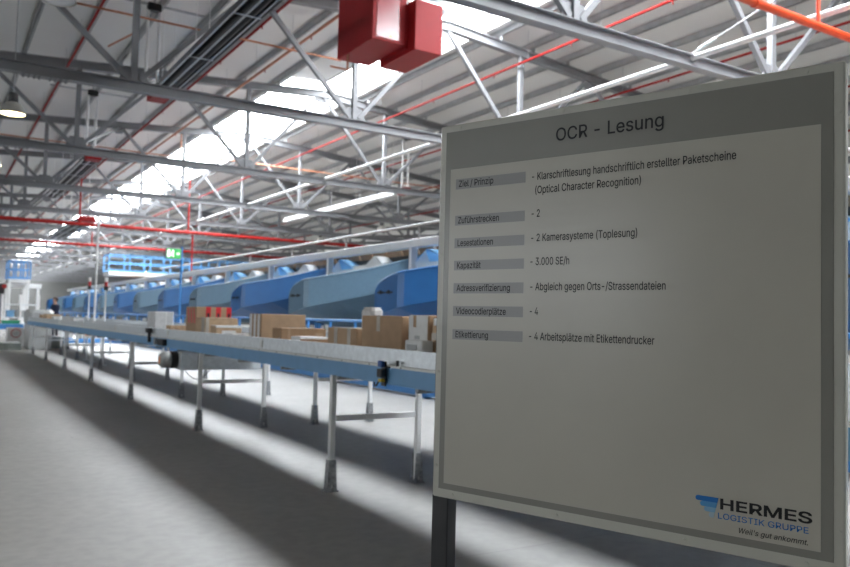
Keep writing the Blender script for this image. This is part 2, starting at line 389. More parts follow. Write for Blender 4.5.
for n, y in enumerate(TY):
    where = ('nearest truss whose lower chord runs above the grey board' if n == 2 else 'truss hidden behind the viewpoint' if n < 2 else
             'grey steel roof truss, %s across the hall counted from the board' % ORD[n - 2])
    if n == 2: where = 'grey steel roof truss, first one, its chord passing above the board'
    if tr is None: tr = make_truss(y); tr['label'] = 'grey steel roof truss behind the viewpoint, farthest back'
    else: dup(tr, (RX, y, LZ), where if n >= 2 else 'grey steel roof truss overhead just beyond the viewpoint')

# purlins along the hall
px = sorted(RX + s * d for s in (-1, 1) for d in [1.78] + [3.0 + 1.35 * i for i in range(10)])
for i, x in enumerate(px):
    zc = ztop(x) + 0.30
    m = MB().box(x - 0.012, x + 0.012, Y0, Y1, zc - 0.02, zc + 0.15).box(x - 0.012, x + 0.06, Y0, Y1, zc - 0.02, zc - 0.005).box(x - 0.06, x + 0.012, Y0, Y1, zc + 0.135, zc + 0.15)
    o = m.build('roof_purlin', 'purlin')
    cl = MB()
    for y in TY: cl.box(x + 0.012, x + 0.03, y - 0.07, y + 0.07, ztop(x) + 0.12, zc + 0.12)
    cl.build('cleats', 'purlin', o)['kind'] = 'stuff'
    side = 'left' if x < RX else 'right'
    k = sum(1 for q in px if (q < RX) == (x < RX) and abs(q - RX) < abs(x - RX))
    tag(move_mesh(o, (x, Y0, zc)), 'galvanised roof purlin along the hall, %s on the %s slope counted from the skylight' % (ORD[k], side), 'purlin', 'roof purlins')
    for c in o.children: c.data.transform(Matrix.Translation((-x, -Y0, -zc)))

for x, side in ((VL, 'left'), (VR, 'right')):
    for n, y in enumerate(TY):
        m = MB().ibeam((x, y, 0.02), (x, y, LZ - 0.12), 0.28, 0.3).box(x - 0.22, x + 0.22, y - 0.22, y + 0.22, 0, 0.03)
        o = move_mesh(m.build('hall_column', 'steel'), (x, y, 0))
        tag(o, 'grey steel hall column of the %s row under the %s truss from the near end' % (side, ORD[n]), 'column', 'hall columns')
# ridge tie tube at lower chord level
m = MB().tube((11.85, Y0, LZ + 0.08), (11.85, Y1, LZ + 0.08), 0.055, 14)
tie = tag(move_mesh(m.build('tie_tube', 'white'), (11.85, Y0, LZ + 0.08)), 'pale round tie tube running lengthwise through the lower chords below the skylight', 'tie tube')
y = TY[2]; CABLE = (12.0, 4.04, 8.33)
w = MB().tube((11.85, y, LZ + 0.16), CABLE, 0.012, 6)
o = w.build('brace_cable', 'white')
d = (Vector(CABLE) - Vector((11.85, y, LZ + 0.16))).normalized(); q = Vector((11.85, y, LZ + 0.16))
b = MB().tube(q + d * 0.15, q + d * 0.55, 0.03, 8).build('turnbuckle', 'galv', o)
move_mesh(o, q); b.data.transform(Matrix.Translation(-q))
tag(o, 'thin steel brace cable with turnbuckle rising from the truss chord above the board', 'brace cable')
for i, (n, xa) in enumerate([(3, 3.5), (4, 3.5), (3, 19.7), (4, 19.7)]):
    m = MB().tube((xa, TY[n] , LZ + 0.15), (xa + 2.7, TY[n + 1], ztop(xa + 2.7) - 0.15), 0.045, 10)
    o = move_mesh(m.build('diagonal_brace', 'steel'), (xa, TY[n], LZ))
    tag(o, 'sloping grey brace tube between the %s and %s trusses, %s of the skylight' % (ORD[n - 2], ORD[n - 1], 'left' if xa < RX else 'right'), 'brace', 'sloping braces')

# ------------------------------------------------------------------ pipes under the roof
def lengthpipe(x, z, r, mname, label, name='sprinkler_pipe'):
    m = MB().tube((x, Y0, z), (x, Y1, z), r, 8)
    o = m.build(name, mname)
    h = MB(); hd = MB()
    y = Y0 + 1.7
    while y < 70:
        h.tube((x, y, z), (x, y, zdeck(x)), 0.006, 5); y += 2.9
    y = Y0 + 2.2
    h = h.build('hangers', 'purlin', o); h['kind'] = 'stuff'
    while y < 70:
        hd.tube((x, y, z - r), (x, y, z - r - 0.07), 0.018, 6); y += 3.4
    hd = hd.build('sprinkler_heads', 'pipered', o); hd['kind'] = 'stuff'
    move_mesh(o, (x, Y0, z))
    for c in (h, hd): c.data.transform(Matrix.Translation((-x, -Y0, -z)))
    return tag(o, label, 'pipe', 'sprinkler pipes along the hall')
lengthpipe(3.1, 9.0, 0.035, 'pipered', 'thin red sprinkler pipe along the roof, leftmost, near the lit lamp')
lengthpipe(6.75, 9.0, 0.035, 'pipered', 'thin red sprinkler pipe along the roof beside the black radiant heater')
lengthpipe(14.1, 9.12, 0.038, 'pipered', 'thin red sprinkler pipe just right of the skylight')
lengthpipe(17.9, 8.85, 0.038, 'pipered', 'thin red sprinkler pipe second right of the skylight')
lengthpipe(21.6, 8.5, 0.038, 'pipered', 'thin red sprinkler pipe third right of the skylight')
lengthpipe(25.3, 8.2, 0.038, 'pipered', 'thin red sprinkler pipe farthest right under the roof')
lengthpipe(8.1, 9.02, 0.04, 'copper', 'copper coloured pipe along the roof left of the skylight')
for i, (y, xa, xb, z) in enumerate([(19.6, 0.5, 9.3, 8.78), (36.3, 2.0, 9.3, 8.8), (30.3, 9.2, 30, 7.75)]):
    m = MB().path([(xa, y, z), (xb, y, z), (xb, y, zdeck(xb) - 0.17 if z > 8 else z + 0.02)], 0.028, 8)
    if i == 0: m.path([(3.9, y, z), (3.9, y, z - 0.35), (3.5, y + 1.6, z - 0.35)], 0.024, 8)
    o = m.build('copper_branch_pipe', 'copper')
    tag(move_mesh(o, (xa, y, z)), ['thin copper pipe crossing the roof in front of the dark radiant heater', 'thin copper pipe crossing the roof beyond the second truss',
        'orange branch pipe running along the top of a far truss chord'][i], 'pipe', 'copper branch pipes')
def crosspipe(y, z, xa, xb, r, mname, drops, label):
    m = MB().tube((xa, y, z), (xb, y, z), r, 14)
    o = m.build('sprinkler_main', mname)
    c = MB()
    x = xa + 1.1
    while x < xb: c.tube((x - 0.06, y, z), (x + 0.06, y, z), r * 1.22, 14); x += 3.0
    c = c.build('couplings', mname, o); c['kind'] = 'stuff'
    ds = []
    for x, z2 in drops: ds.append(MB().tube((x, y, z), (x, y, z2), r * 0.5, 10).build('riser', mname, o))
    loc = (xa, y, z); move_mesh(o, loc)
    for k in [c] + ds: k.data.transform(Matrix.Translation(-Vector(loc)))
    return tag(o, label, 'pipe', 'red sprinkler mains')
crosspipe(6.83, 6.22, 8.6, 30, 0.062, 'pipeorange', [(11.2, 9.4)], 'bright orange-red sprinkler main overhead above the board, crossing the hall')
crosspipe(41.6, 5.93, -2, 30, 0.09, 'pipered', [(5.9, 8.9), (11.2, 8.9), (11.45, 2.6)], 'thick red sprinkler main crossing the hall beyond the fourth truss')
crosspipe(57.6, 6.2, -2, 30, 0.09, 'pipered', [(9.0, 8.6)], 'far thick red sprinkler main crossing the hall above the blue platform')

# ------------------------------------------------------------------ red warm-air heater near the skylight
t = thing('air_heater', 'large red box air heater hanging below the roof above the board', 'heater', (7.29, 13.92, 7.3))
MB().rbox(0, 0.80, 0, 1.63, 0, 1.55, 0.012).build('cabinet', 'red', t)
pn = MB().rbox(0.09, 0.62, -0.012, 0.0, 0.06, 1.30, 0.005).build('front_cover', 'redgloss', t)
MB().box(0.30, 0.42, -0.016, -0.012, 0.98, 1.08).build('sticker', 'orange', pn)
MB().tube((0.42, -0.02, 0.12), (0.42, -0.012, 0.12), 0.02, 10).build('latch', 'yellow', pn)
MB().rbox(0.83, 1.50, -0.30, 1.2, -0.14, 0.92, 0.012).build('fan_housing', 'red', t)
MB().box(0.78, 0.86, -0.02, 1.1, -0.06, 0.86).build('duct_collar', 'red', t)
MB().tube((1.0, 0.2, 0.92), (1.0, 0.2, 1.02), 0.06, 10).tube((1.2, 0.2, 0.92), (1.2, 0.2, 1.0), 0.05, 10).build('valve', 'black', t)
for x, y in ((0.06, 0.06), (0.74, 0.06), (0.06, 1.55), (0.74, 1.55)):
    MB().tube((x, y, 1.55), (x, y, zdeck(7.29 + x) - 7.3), 0.012, 6).build('hanger_rod', 'purlin', t)
MB().path([(0.05, 1.2, 0), (0.05, 1.2, -0.33), (-0.35, 1.2, -0.33)], 0.022, 8).build('gas_pipe', 'copper', t)

# ------------------------------------------------------------------ radiant tube heaters
def radiant(x, z, ya, yb, dark, label, far_end=False, wd=1.0):
    t = thing('radiant_tube_heater', label, 'heater', (x, ya, z), 0, 'radiant tube heaters')
    L = yb - ya
    refl = MB().prism([(-0.42, -0.06), (-0.30, 0.16), (0.30, 0.16), (0.42, -0.06), (0.40, -0.06), (0.29, 0.14), (-0.29, 0.14), (-0.40, -0.06)], (0.35, L - 0.35), 'y')
    refl.build('reflector', 'hooddark' if dark else 'polish', t)
    for s in (-1, 1): MB().tube((s * 0.14, 0.1, 0), (s * 0.14, L - 0.1, 0), 0.075, 14).build('tube', 'tubeblack' if dark else 'polish', t)
    if dark:
        for x in (-0.34, 0.0, 0.34): MB().bar((x, 0.4, -0.03), (x, L - 0.3, -0.03), 0.05, 0.02).build('reflector_strip', 'polish', t)  # added bright bars stand in for reflections on the heater's reflector
    b0 = L - 0.1 if far_end else -0.5
    MB().rbox(-0.33, 0.33, b0, b0 + 0.6, -0.12, 0.16, 0.02).build('burner_box', 'red', t)
    y = 1.0
    while y < L:
        MB().bar((-0.36, y, -0.085), (0.36, y, -0.085), 0.03, 0.02).build('tube_bracket', 'galv', t)
        for s in (-1, 1): MB().tube((s * 0.2, y, 0.16), (s * 0.2, y, zdeck(x) - z - 0.02), 0.012, 6).build('hanger_chain', 'white', t)
        y += 3.1
    for c in t.children:
        for v in c.data.vertices: v.co.x *= wd
    return t
radiant(4.95, 7.55, 7.5, 21.7, True, 'dark radiant tube heater under the roof, the near one, left of the red box heater', True, 0.74)
radiant(4.95, 7.55, 32.4, 44.6, True, 'dark radiant tube heater farther down the hall, behind the third truss', False, 0.8)
radiant(16.6, 7.0, 28.6, 41.7, False, 'bright polished radiant tube heater with red end right of the skylight', False, 0.5)
radiant(6.52, 6.38, 43.7, 56.0, True, 'far radiant tube heater with red burner box beside the red sprinkler main', False, 1.15)
# hanging twin rods with black beam clamps
for i, (y, x, z2) in enumerate([(20.3, 4.4, 7.85), (29.6, 4.45, 7.85), (28.6, 16.75, 7.6)]):
    t = thing('twin_hanger', ['pair of bright hanging rods under a black clamp near the first red burner box', 'pair of bright hanging rods under a black clamp above the second burner box',
              'pair of white hanging rods above the bright heater at right'][i], 'hanger', (x, y, z2), 0, 'twin hanging rods')
    top = zdeck(x) - z2
    for s in (-0.14, 0.14): MB().tube((s, 0, -0.38), (s, 0, top - 0.45), 0.04, 8).build('rod', 'white', t)
    MB().rbox(-0.17, 0.17, -0.09, 0.09, top - 0.5, top - 0.3, 0.02).build('clamp', 'black', t)
    MB().tube((0, 0, top - 0.3), (0, 0, top), 0.03, 8).build('stem', 'purlin', t)
    MB().bar((-1.4, 0, top - 0.34), (1.3, 0, top - 0.34), 0.05, 0.05).build('cross_bar', 'purlin', t)

# ------------------------------------------------------------------ high-bay lamps
def make_lamp():
    t = thing('high_bay_lamp', 'x', 'lamp', (0, 0, 0), 0, 'high bay lamps')
    MB().lathe([(0.30, 0.0), (0.29, 0.03), (0.24, 0.18), (0.17, 0.27), (0.10, 0.30), (0.098, 0.29), (0.16, 0.26), (0.225, 0.17), (0.275, 0.025), (0.30, 0.0)]).build('reflector', 'lampshade', t)
    MB().lathe([(0.0, -0.03), (0.15, -0.022), (0.275, 0.012), (0.275, 0.02), (0.0, 0.02)]).build('lens', 'lens', t)
    MB().lathe([(0.0, 0.29), (0.11, 0.29), (0.115, 0.5), (0.09, 0.54), (0.0, 0.54)], n=16).build('ballast_housing', 'hooddark', t)
    MB().tube((0, 0, 0.54), (0, 0, 2.5), 0.012, 6).build('suspension', 'purlin', t)
    return t
lamp = make_lamp(); first = True
for rx, rn in ((1.45, 'left'), (20.9, 'middle right'), (30.5, 'far right')):
    for n in range(12):
        y = 13.65 + SPAN * (n - 1); z = 6.46 if rx < 5 else 6.5
        lab = 'round high-bay lamp of the %s row, %s counted from the camera end' % (rn, ORD[n])
        if n == 2 and rx < 5: lab = 'lit round high-bay lamp hanging at upper left in front of the second truss'
        if n == 1 and rx < 5: lab = 'unlit round high-bay lamp cut off by the top edge at left'
        if first: lamp.location = (rx, y, z); lamp['label'] = lab; first = False; o = lamp
        else: o = dup(lamp, (rx, y, z), lab)
        if n == 1 and rx < 5:                             # this lamp is switched off
            o.location.z = 6.58
            for c in o.children:
                if c.name.startswith('lens'): c.data = c.data.copy(); c.data.materials[0] = M['lensoff']
        for c in o.children:
            if c.name.startswith('suspension'): c.scale = (1, 1, 1); c.data = MB().tube((0, 0, 0.54), (0, 0, zdeck(rx) - z - 0.03), 0.012, 6).mesh('suspension', 'purlin') if n == 0 else prev; prev = c.data
        if n == 1 and rx < 5:
            for c in o.children:
                if c.name.startswith('suspension'): c.data = MB().tube((0, 0, 0.54), (0, 0, zdeck(rx) - 6.61), 0.012, 6).mesh('suspension', 'purlin')

# ------------------------------------------------------------------ belt conveyors
FR = [-1.87, 1.0, 6.69, 10.97, 15.4, 19.75, 24.1, 28.4, 32.3]
def conveyor(x0, ya, yb, frames, label, guard=True):
    t = thing('belt_conveyor', label, 'conveyor', (x0, ya, 0), 0, 'belt conveyors')
    L = yb - ya; w = 0.94
    def guard_mb(x):
        m = MB().box(x, x + 0.025, 0, L, 1.232, 1.362).box(x - 0.012, x + 0.04, 0, L, 1.352, 1.362)
        return m
    for x, nm in ((0.0, 'near'), (w, 'far')):
        g = guard_mb(x).build('side_guard', 'galv', t)
        sm = MB(); y = 3.63
        while y < L - 0.5:
            sm.box(x - 0.014, x + 0.03, y - 0.03, y + 0.03, 1.25, 1.335); y += 4.23
        sm.build('joint_plates', 'paper', g)['kind'] = 'stuff'
        d = -0.03 if x == 0 else 0.0
        MB().box(x + d - (0.012 if x == 0 else 0), x + d + 0.067, 0, L, 1.212, 1.230).build('edge_strip', 'paper', t)  # beam's top ledge coloured white, the light it catches painted in
        b = MB().box(x + d, x + d + 0.055, 0, L, 1.075, 1.212)
        b.box(x + d - 0.006, x + d + 0.03, 0, L, 1.075, 1.085).box(x + d - 0.006, x + d + 0.03, 0, L, 1.202, 1.212)
        b.build('side_beam', 'beamblue', t)
        bo = MB(); y = 0.4
        while y < L: bo.tube((x + d - 0.016, y, 1.222), (x + d + 0.0, y, 1.222), 0.009, 6); y += 0.53
        bo.build('bolts', 'galvdark', t)['kind'] = 'stuff'
    MB().box(0.03, w, 0, L, 1.26, 1.272).build('belt', 'belt', t)
    rl = MB(); y = 0.3
    while y < L:
        rl.tube((0.0, y, 1.06), (w, y, 1.06), 0.025, 8); y += 1.4
    rl.build('return_rollers', 'galvdark', t)['kind'] = 'stuff'
    for fy in frames:
        y = fy - ya
        for x, s in ((0.0, -1), (w, 1)):
            lg = MB().rbox(x - 0.026, x + 0.026, y - 0.027, y + 0.027, 0.03, 1.08, 0.005).build('leg', 'white', t)
            ft = MB()
            # folded foot bracket: two flared, notched cheeks, a back plate and a base plate
            for k in (-1, 1):
                pr = [(-.034, .29), (.034, .29), (.05, .01), (.016, .01), (0, .09), (-.016, .01), (-.05, .01)]
                ft.prism([(x + u, v) for u, v in pr], (y + k * 0.036 - 0.004, y + k * 0.036 + 0.004), 'y')
            ft.box(x + s * 0.033 - 0.004, x + s * 0.033 + 0.004, y - 0.036, y + 0.036, 0.02, 0.29)
            ft.box(x - 0.062, x + 0.062, y - 0.055, y + 0.055, 0.0, 0.012)
            ft.build('foot_bracket', 'galvdark', lg)
        MB().box(0.04, w - 0.04, y - 0.025, y + 0.025, 0.645, 0.695).build('cross_bar', 'white', t)
        MB().box(0.03, w, y - 0.03, y + 0.03, 1.03, 1.075).build('head_bar', 'white', t)
    return t
c1 = conveyor(3.20, -3.5, 34.6, FR, 'near belt conveyor carrying the parcels, blue side beam on white legs')
c2 = conveyor(4.95, -3.5, 52.0, [-1.87, 3.87] + FR[2:] + [36.6, 40.9, 45.2, 49.5], 'second belt conveyor standing behind the parcel conveyor, in front of the chutes')
# blue hand rail on the far side of the second conveyor
hr = MB().tube((1.22, 0, 1.565), (1.22, 55, 1.565), 0.024, 8).build('hand_rail', 'railblue', c2)
y = 0.6
while y < 55:
    MB().bar((1.22, y, 1.06), (1.22, y, 1.56), 0.04, 0.04).bar((0.97, y, 1.09), (1.24, y, 1.09), 0.04, 0.04).build('hand_rail_post', 'railblue', c2); y += 1.0 if y < 30 else 2.0
# drive unit hung under the near conveyor
o = (3.23, -3.5, 0)
dr = MB().rbox(0.03, 0.97, 14.72, 15.2, 0.82, 1.072, 0.006).build('drive_housing', 'galv', c1)
pl = MB().rbox(-0.21, 0.03, 14.70, 15.2, 0.82, 1.06, 0.006)
for x in (-0.16, -0.10, -0.04):
    for z in (0.86, 0.93, 1.0): pl.tube((x, 14.69, z), (x, 14.705, z), 0.011, 6)
pl.build('bolted_plate', 'galv', dr)
MB().box(0.025, 0.055, 14.695, 15.2, 0.82, 1.065).build('end_strip', 'black', dr)
MB().lathe([(0.0, -0.21), (0.125, -0.21), (0.125, -0.30), (0.10, -0.31)], (0, 14.95, 0.955), 20, 'x').build('motor_flange', 'black', c1)
mo = MB().lathe([(0.0, -0.30), (0.118, -0.30), (0.118, -0.40), (0.085, -0.45), (0.0, -0.45)], (0, 14.95, 0.955), 10, 'x').build('motor', 'motor', c1)
MB().box(-0.455, -0.449, 14.90, 14.97, 0.90, 1.0).build('sticker', 'orange', mo)
cab = MB(); pts = [Vector((-0.15 + 0.03 * i, 14.72, 0.82 - 0.13 * math.sin(math.pi * i / 12))) for i in range(13)]
cab.path(pts, 0.006, 6).build('cable', 'black', c1)
sm = MB().tube((-0.08, 16.9, 1.15), (-0.03, 16.9, 1.15), 0.055, 12).build('tension_wheel', 'galvdark', c1)
MB().rbox(-0.10, -0.03, 16.25, 16.6, 1.10, 1.20, 0.01).build('gear_motor', 'black', c1)
MB().box(-0.11, -0.02, 17.30, 17.42, 1.28, 1.36).box(-0.08, -0.03, 17.33, 17.38, 1.12, 1.3).build('sensor_bracket', 'black', c1)
# photo sensor near the board
sb = MB().box(-0.06, -0.045, 9.105, 9.165, 1.06, 1.26).box(-0.06, 0.0, 9.045, 9.145, 1.212, 1.222).build('sensor_bracket', 'black', c1)
MB().rbox(-0.10, -0.06, 9.095, 9.175, 1.13, 1.20, 0.006).build('sensor_body', 'black', sb)
MB().rbox(-0.095, -0.06, 9.105, 9.175, 1.215, 1.265, 0.006).build('sensor_head', 'sensorblue', sb)
MB().box(-0.092, -0.06, 9.110, 9.160, 1.095, 1.118).build('yellow_band', 'yellow', sb)
MB().path([(-0.08, 9.165, 1.10), (-0.08, 9.205, 1.06), (-0.07, 9.255, 1.05), (-0.05, 9.305, 1.075)], 0.007, 6).build('cable', 'black', sb)
MB().tube((-0.03, 8.955, 1.225), (-0.03, 8.955, 1.275), 0.014, 8).build('reflector_stud', 'black', c1)

# ------------------------------------------------------------------ sorter with chutes
PITCH = 3.83
K = 1.39                                             # drawn in a 1 : 1.39 layout, enlarged to real size about its base heights
def enlarge(root, floor_parts=('post', 'leg')):
    done = set()
    for o in list(root.children_recursive):
        if o.parent == root: o.location = (o.location.x * K, o.location.y * K, o.location.z)
        if o.data in done: continue
        done.add(o.data)
        low = o.name.split('.')[0] in floor_parts
        for v in o.data.vertices:
            z = v.co.z
            v.co = (v.co.x * K, v.co.y * K, max(0.0, 1.6 + K * (z - 1.6)) if (low or z > 0.3) else z)
t = thing('parcel_sorter', 'long raised parcel sorter with white rail behind the blue chutes', 'sorter', (7.9 * K, -4.0 * K, 0))
SL = 64.0
MB().rbox(0, 0.20, 0, SL, 3.03, 3.19, 0.01).build('front_rail', 'rail', t)
MB().rbox(1.55, 1.70, 0, SL, 3.0, 3.16, 0.01).build('rear_rail', 'white', t)
MB().box(0.45, 1.5, 0, SL, 2.74, 2.95).build('track_body', 'black', t)
for i in range(98):
    y = 0.2 + i * 0.645
    MB().prism([(0.40, 3.02), (0.47, 2.93), (0.98, 2.97), (1.48, 2.93), (1.55, 3.02), (1.48, 2.96), (0.98, 3.0), (0.47, 2.96)], (y, y + 0.60), 'y').build('tray', 'tan', t) if False else None
tray = MB().prism([(0.36, 3.13), (0.44, 2.95), (1.50, 2.95), (1.58, 3.13), (1.55, 3.13), (1.48, 2.98), (0.46, 2.98), (0.39, 3.13)], (0, 0.585), 'y').mesh('tray', 'tan')
for i in range(99):
    o = bpy.data.objects.new('tray', tray); col.objects.link(o); o.parent = t; o.location = (0, 0.2 + i * 0.645, 0)
posts = [13.22 + PITCH * k - 4.0 * -1 for k in range(0)]
k = -4
while 13.22 + PITCH * k < 59:
    y = 13.22 + PITCH * k + 4.0; k += 1
    if y < 0.2: continue
    p = MB().rbox(0.0, 0.15, y - 0.045, y + 0.045, 0.0, 3.04, 0.008).build('post', 'rail', t)
    MB().rbox(1.56, 1.70, y - 0.07, y + 0.07, 0.0, 3.02, 0.008).build('post', 'white', t)
MB().tube((1.63, 0, 3.84), (1.63, 44, 3.84), 0.035, 10).build('guard_rail', 'steel', t)
for i in range(12): MB().bar((1.63, 0.4 + i * 3.83, 3.1), (1.63, 0.4 + i * 3.83, 3.84), 0.04, 0.04).build('guard_post', 'steel', t)
enlarge(t)
b = MB().rbox(8.72, 8.86, -3.0, 80.0, 0.03, 0.42, 0.01)
o = b.build('base_beam', 'railblue')
ft = [MB().box(8.70, 8.88, yy - 0.08, yy + 0.08, 0, 0.03).build('foot', 'railblue', o) for yy in [-2.0 + 5.3 * i for i in range(16)]]
move_mesh(o, (8.79, -3.0, 0)); [f.data.transform(Matrix.Translation((-8.79, 3.0, 0))) for f in ft]
tag(o, 'low blue base beam running along the floor below the chutes', 'beam')

def make_chute(color):
    t = thing('sorter_chute', 'x', 'chute', (0, 0, 0), 0, 'sorter chutes along the parcel line')
    prof = [((0, 0), 1.67, 2.06), ((0, -.03), 1.675, 2.13), ((0, -.10), 1.69, 2.195), ((0, -.22), 1.71, 2.25), ((0, -.40), 1.74, 2.305), ((0, -.58), 1.77, 2.345), ((0, -.74), 1.80, 2.372),
            ((.06, -.86), 1.83, 2.395), ((.55, -1.34), 1.96, 2.50), ((1.05, -1.82), 2.11, 2.63), ((1.5, -2.25), 2.25, 2.785), ((1.72, -2.46), 2.32, 2.86)]
    nr = [(1, 0, 0)] * 6 + [(.92, .38, 0)] + [(.707, .707, 0)] * 5
    MB().sheet([((*p, a), (*p, b)) for p, a, b in prof], 0.03, nr).build('side_wall', color, t)
    MB().path([(p[0] + .01, p[1], b) for p, a, b in prof], 0.022, 8).build('rim', color, t)
    far = [((.95, 0), 1.67, 2.1), ((.95, -.35), 1.75, 2.34), ((1.25, -.68), 1.86, 2.44), ((1.75, -1.17), 2.02, 2.60), ((2.2, -1.58), 2.25, 2.785), ((2.4, -1.78), 2.32, 2.86)]
    MB().sheet([((*p, a), (*p, b)) for p, a, b in far], 0.03, [(-1, 0, 0)] + [(-.707, -.707, 0)] * 5).build('side_wall', color, t)
    near = [prof[0], prof[6], prof[8], prof[9], prof[10], prof[11]]
    fl = [((*p, a + .02), (*q, c + .02)) for (p, a, b), (q, c, d) in zip(near, far)]
    MB().sheet(fl, 0.02, [(0, 0, 1)] * 6).build('slide', color, t)
    low = [((*p, a), (q[0] + .2, q[1] + .2, 1.42)) for (p, a, b), (q, c, d) in zip(near, far)]
    MB().sheet(low, 0.02, [(0.3, 0.3, 1)] * 6).build('underside', color, t)
    MB().box(0.0, 0.98, -0.0, 0.03, 1.67, 2.06).build('end_plate', color, t)
    for yy in (-0.20, -0.48):
        MB().tube((-0.03, yy, 2.06), (0.0, yy, 2.06), 0.034, 10).box(-0.02, 0.0, yy - 0.11, yy + 0.11, 2.04, 2.07).build('bolt', 'black', t)
    for x, y in ((0.55, -0.35), (1.62, -1.65)): MB().bar((x, y, 0), (x, y, 1.5), 0.07, 0.07).build('leg', 'railblue', t)
    # translucent white inlet board with two gabled dividers of thin plastic sheet
    def gable(y0, yp, y1, z0, zp, z1):
        return MB().add([(1.62, y0, z0), (1.62, yp, zp), (1.62, y1, z1), (2.2, y0, z0), (2.2, yp, zp), (2.2, y1, z1)], [(0, 1, 2), (0, 1, 4, 3), (1, 2, 5, 4)])
    MB().add([(1.66, -2.28, 2.45), (1.66, 1.46, 2.45), (1.66, 1.46, 2.80), (1.66, -2.28, 2.80)], [(0, 1, 2, 3)]).build('inlet_board', 'milk', t)
    gable(1.46, 0.97, 0.28, 2.72, 2.99, 2.74).build('divider', 'milkblue', t)
    MB().add([(1.605, 1.46, 2.68), (1.605, 0.99, 2.96), (1.605, 0.80, 2.70)], [(0, 1, 2)]).build('divider_face', 'milk', t)
    gable(-0.2, -0.73, -1.15, 2.72, 2.97, 2.74).build('divider', 'milk', t)
    enlarge(t)
    return t
pa = make_chute('chuteblue'); pb = make_chute('chutegrey')
used = set()
for k in range(-2, 13):
    y = 11.83 + PITCH * k; src, cn = (pa, 'bright blue') if k % 2 == 0 else (pb, 'grey-blue')
    lab = '%s curved sorter chute, %s of the row counted from the board' % (cn, ORD[k]) if k >= 0 else '%s curved sorter chute hidden behind the board, %s' % (cn, 'nearest' if k == -2 else 'second nearest')
    if k == 0: lab = 'bright blue curved sorter chute directly beside the left edge of the board'
    if src.name in used: dup(src, (6.4 * K, y * K, 0), lab)
    else: src.location = (6.4 * K, y * K, 0); src['label'] = lab; used.add(src.name)

# ------------------------------------------------------------------ parcels
BZ = 1.273
def parcel(x, y, w, d, h, m, label, rz=0.0, name='parcel', z=BZ, r=0.008):
    """w along x, d along y; root at base centre"""
    t = thing(name, label, 'parcel', (x, y, z), rz, 'parcels on the belt')
    MB().rbox(-w / 2, w / 2, -d / 2, d / 2, 0, h, r).build('carton', m, t)
    t['dims'] = (w, d, h)
    return t
def face(t, y0, y1, z0, z1, m, nm, th=0.003):          # on the -x face
    w, d, h = t['dims']; return MB().box(-w / 2 - th, -w / 2 + 0.002, y0, y1, z0, z1).build(nm, m, t)
def endf(t, x0, x1, z0, z1, m, nm, th=0.003):          # on the -y face
    w, d, h = t['dims']; return MB().box(x0, x1, -d / 2 - th, -d / 2 + 0.002, z0, z1).build(nm, m, t)
def topf(t, x0, x1, y0, y1, m, nm, th=0.003):
    w, d, h = t['dims']; return MB().box(x0, x1, y0, y1, h - 0.002, h + th).build(nm, m, t)

p = parcel(3.70, 6.255, 0.50, 0.75, 0.363, 'card', 'large plain brown carton with one tape strip, nearest the board')
face(p, 0.02, 0.08, 0.22, 0.36, 'tape', 'tape'); topf(p, -0.25, 0.25, 0.02, 0.08, 'tape', 'tape')
p = parcel(3.66, 5.625, 0.40, 0.32, 0.371, 'card', 'white-labelled carton left of the carton cut off by the board')
face(p, -0.149, 0.149, 0.0, 0.37, 'paper', 'label'); face(p, 0.03, 0.075, 0.27, 0.37, 'card', 'bare_strip', 0.005); topf(p, -0.19, 0.19, -0.14, 0.14, 'paper', 'label')
q = face(p, -0.03, 0.05, 0.17, 0.20, 'motor', 'barcode', 0.005)
p = parcel(3.68, 5.27, 0.40, 0.34, 0.355, 'cardlight', 'brown carton with clear tape bands peeking out right at the board edge')
face(p, -0.17, 0.17, 0.17, 0.23, 'tape', 'tape'); face(p, 0.0, 0.14, 0.29, 0.35, 'paper', 'label')
p = parcel(3.39, 5.495, 0.11, 0.27, 0.165, 'paper', 'small white box with grey barcode in front of the white-labelled carton')
face(p, -0.06, 0.10, 0.06, 0.13, 'motor', 'barcode')
p = parcel(4.08, 7.60, 0.15, 0.27, 0.455, 'styro', 'white wrapped bundle standing behind the large plain carton', r=0.035)
topf(p, -0.06, 0.06, -0.1, 0.1, 'paper', 'fold')
p = parcel(3.68, 7.16, 0.36, 0.66, 0.234, 'card', 'low brown carton with two light tape strips left of the large plain carton')
face(p, 0.10, 0.17, 0.0, 0.233, 'tape', 'tape'); face(p, -0.20, -0.13, 0.0, 0.233, 'tape', 'tape'); topf(p, -0.18, 0.18, -0.20, 0.17, 'tape', 'tape')
p = parcel(3.64, 8.57, 0.56, 0.28, 0.205, 'carddark', 'long flat brown carton in front of the tall carton with blue print')
endf(p, -0.20, -0.17, 0.0, 0.2, 'card', 'patch'); endf(p, 0.14, 0.24, 0.06, 0.15, 'card', 'patch'); topf(p, -0.10, 0.12, -0.1, 0.1, 'tape', 'tape')
p = parcel(3.46, 7.86, 0.33, 0.24, 0.125, 'paper', 'small flat white packet with brown side beside the near guard')
endf(p, -0.16, 0.16, 0.0, 0.10, 'carddark', 'side_band')
p = parcel(3.755, 9.56, 0.59, 0.44, 0.363, 'card', 'tall wide brown carton with white stripes on its end and blue print')
for yy in (-0.16, -0.02, 0.12): face(p, yy, yy + 0.07, 0.0, 0.36, 'paper', 'white_stripe')
for i, xx in enumerate((-0.02, 0.05, 0.10, 0.16, 0.20)): endf(p, xx, xx + (0.05 if i % 2 == 0 else 0.03), 0.06, 0.125, 'inkblue', 'blue_print')
p = parcel(3.42, 10.10, 0.26, 0.30, 0.10, 'paper', 'thin white envelope lying flat beside the small labelled box')
topf(p, -0.05, 0.05, -0.1, 0.1, 'tape', 'label')
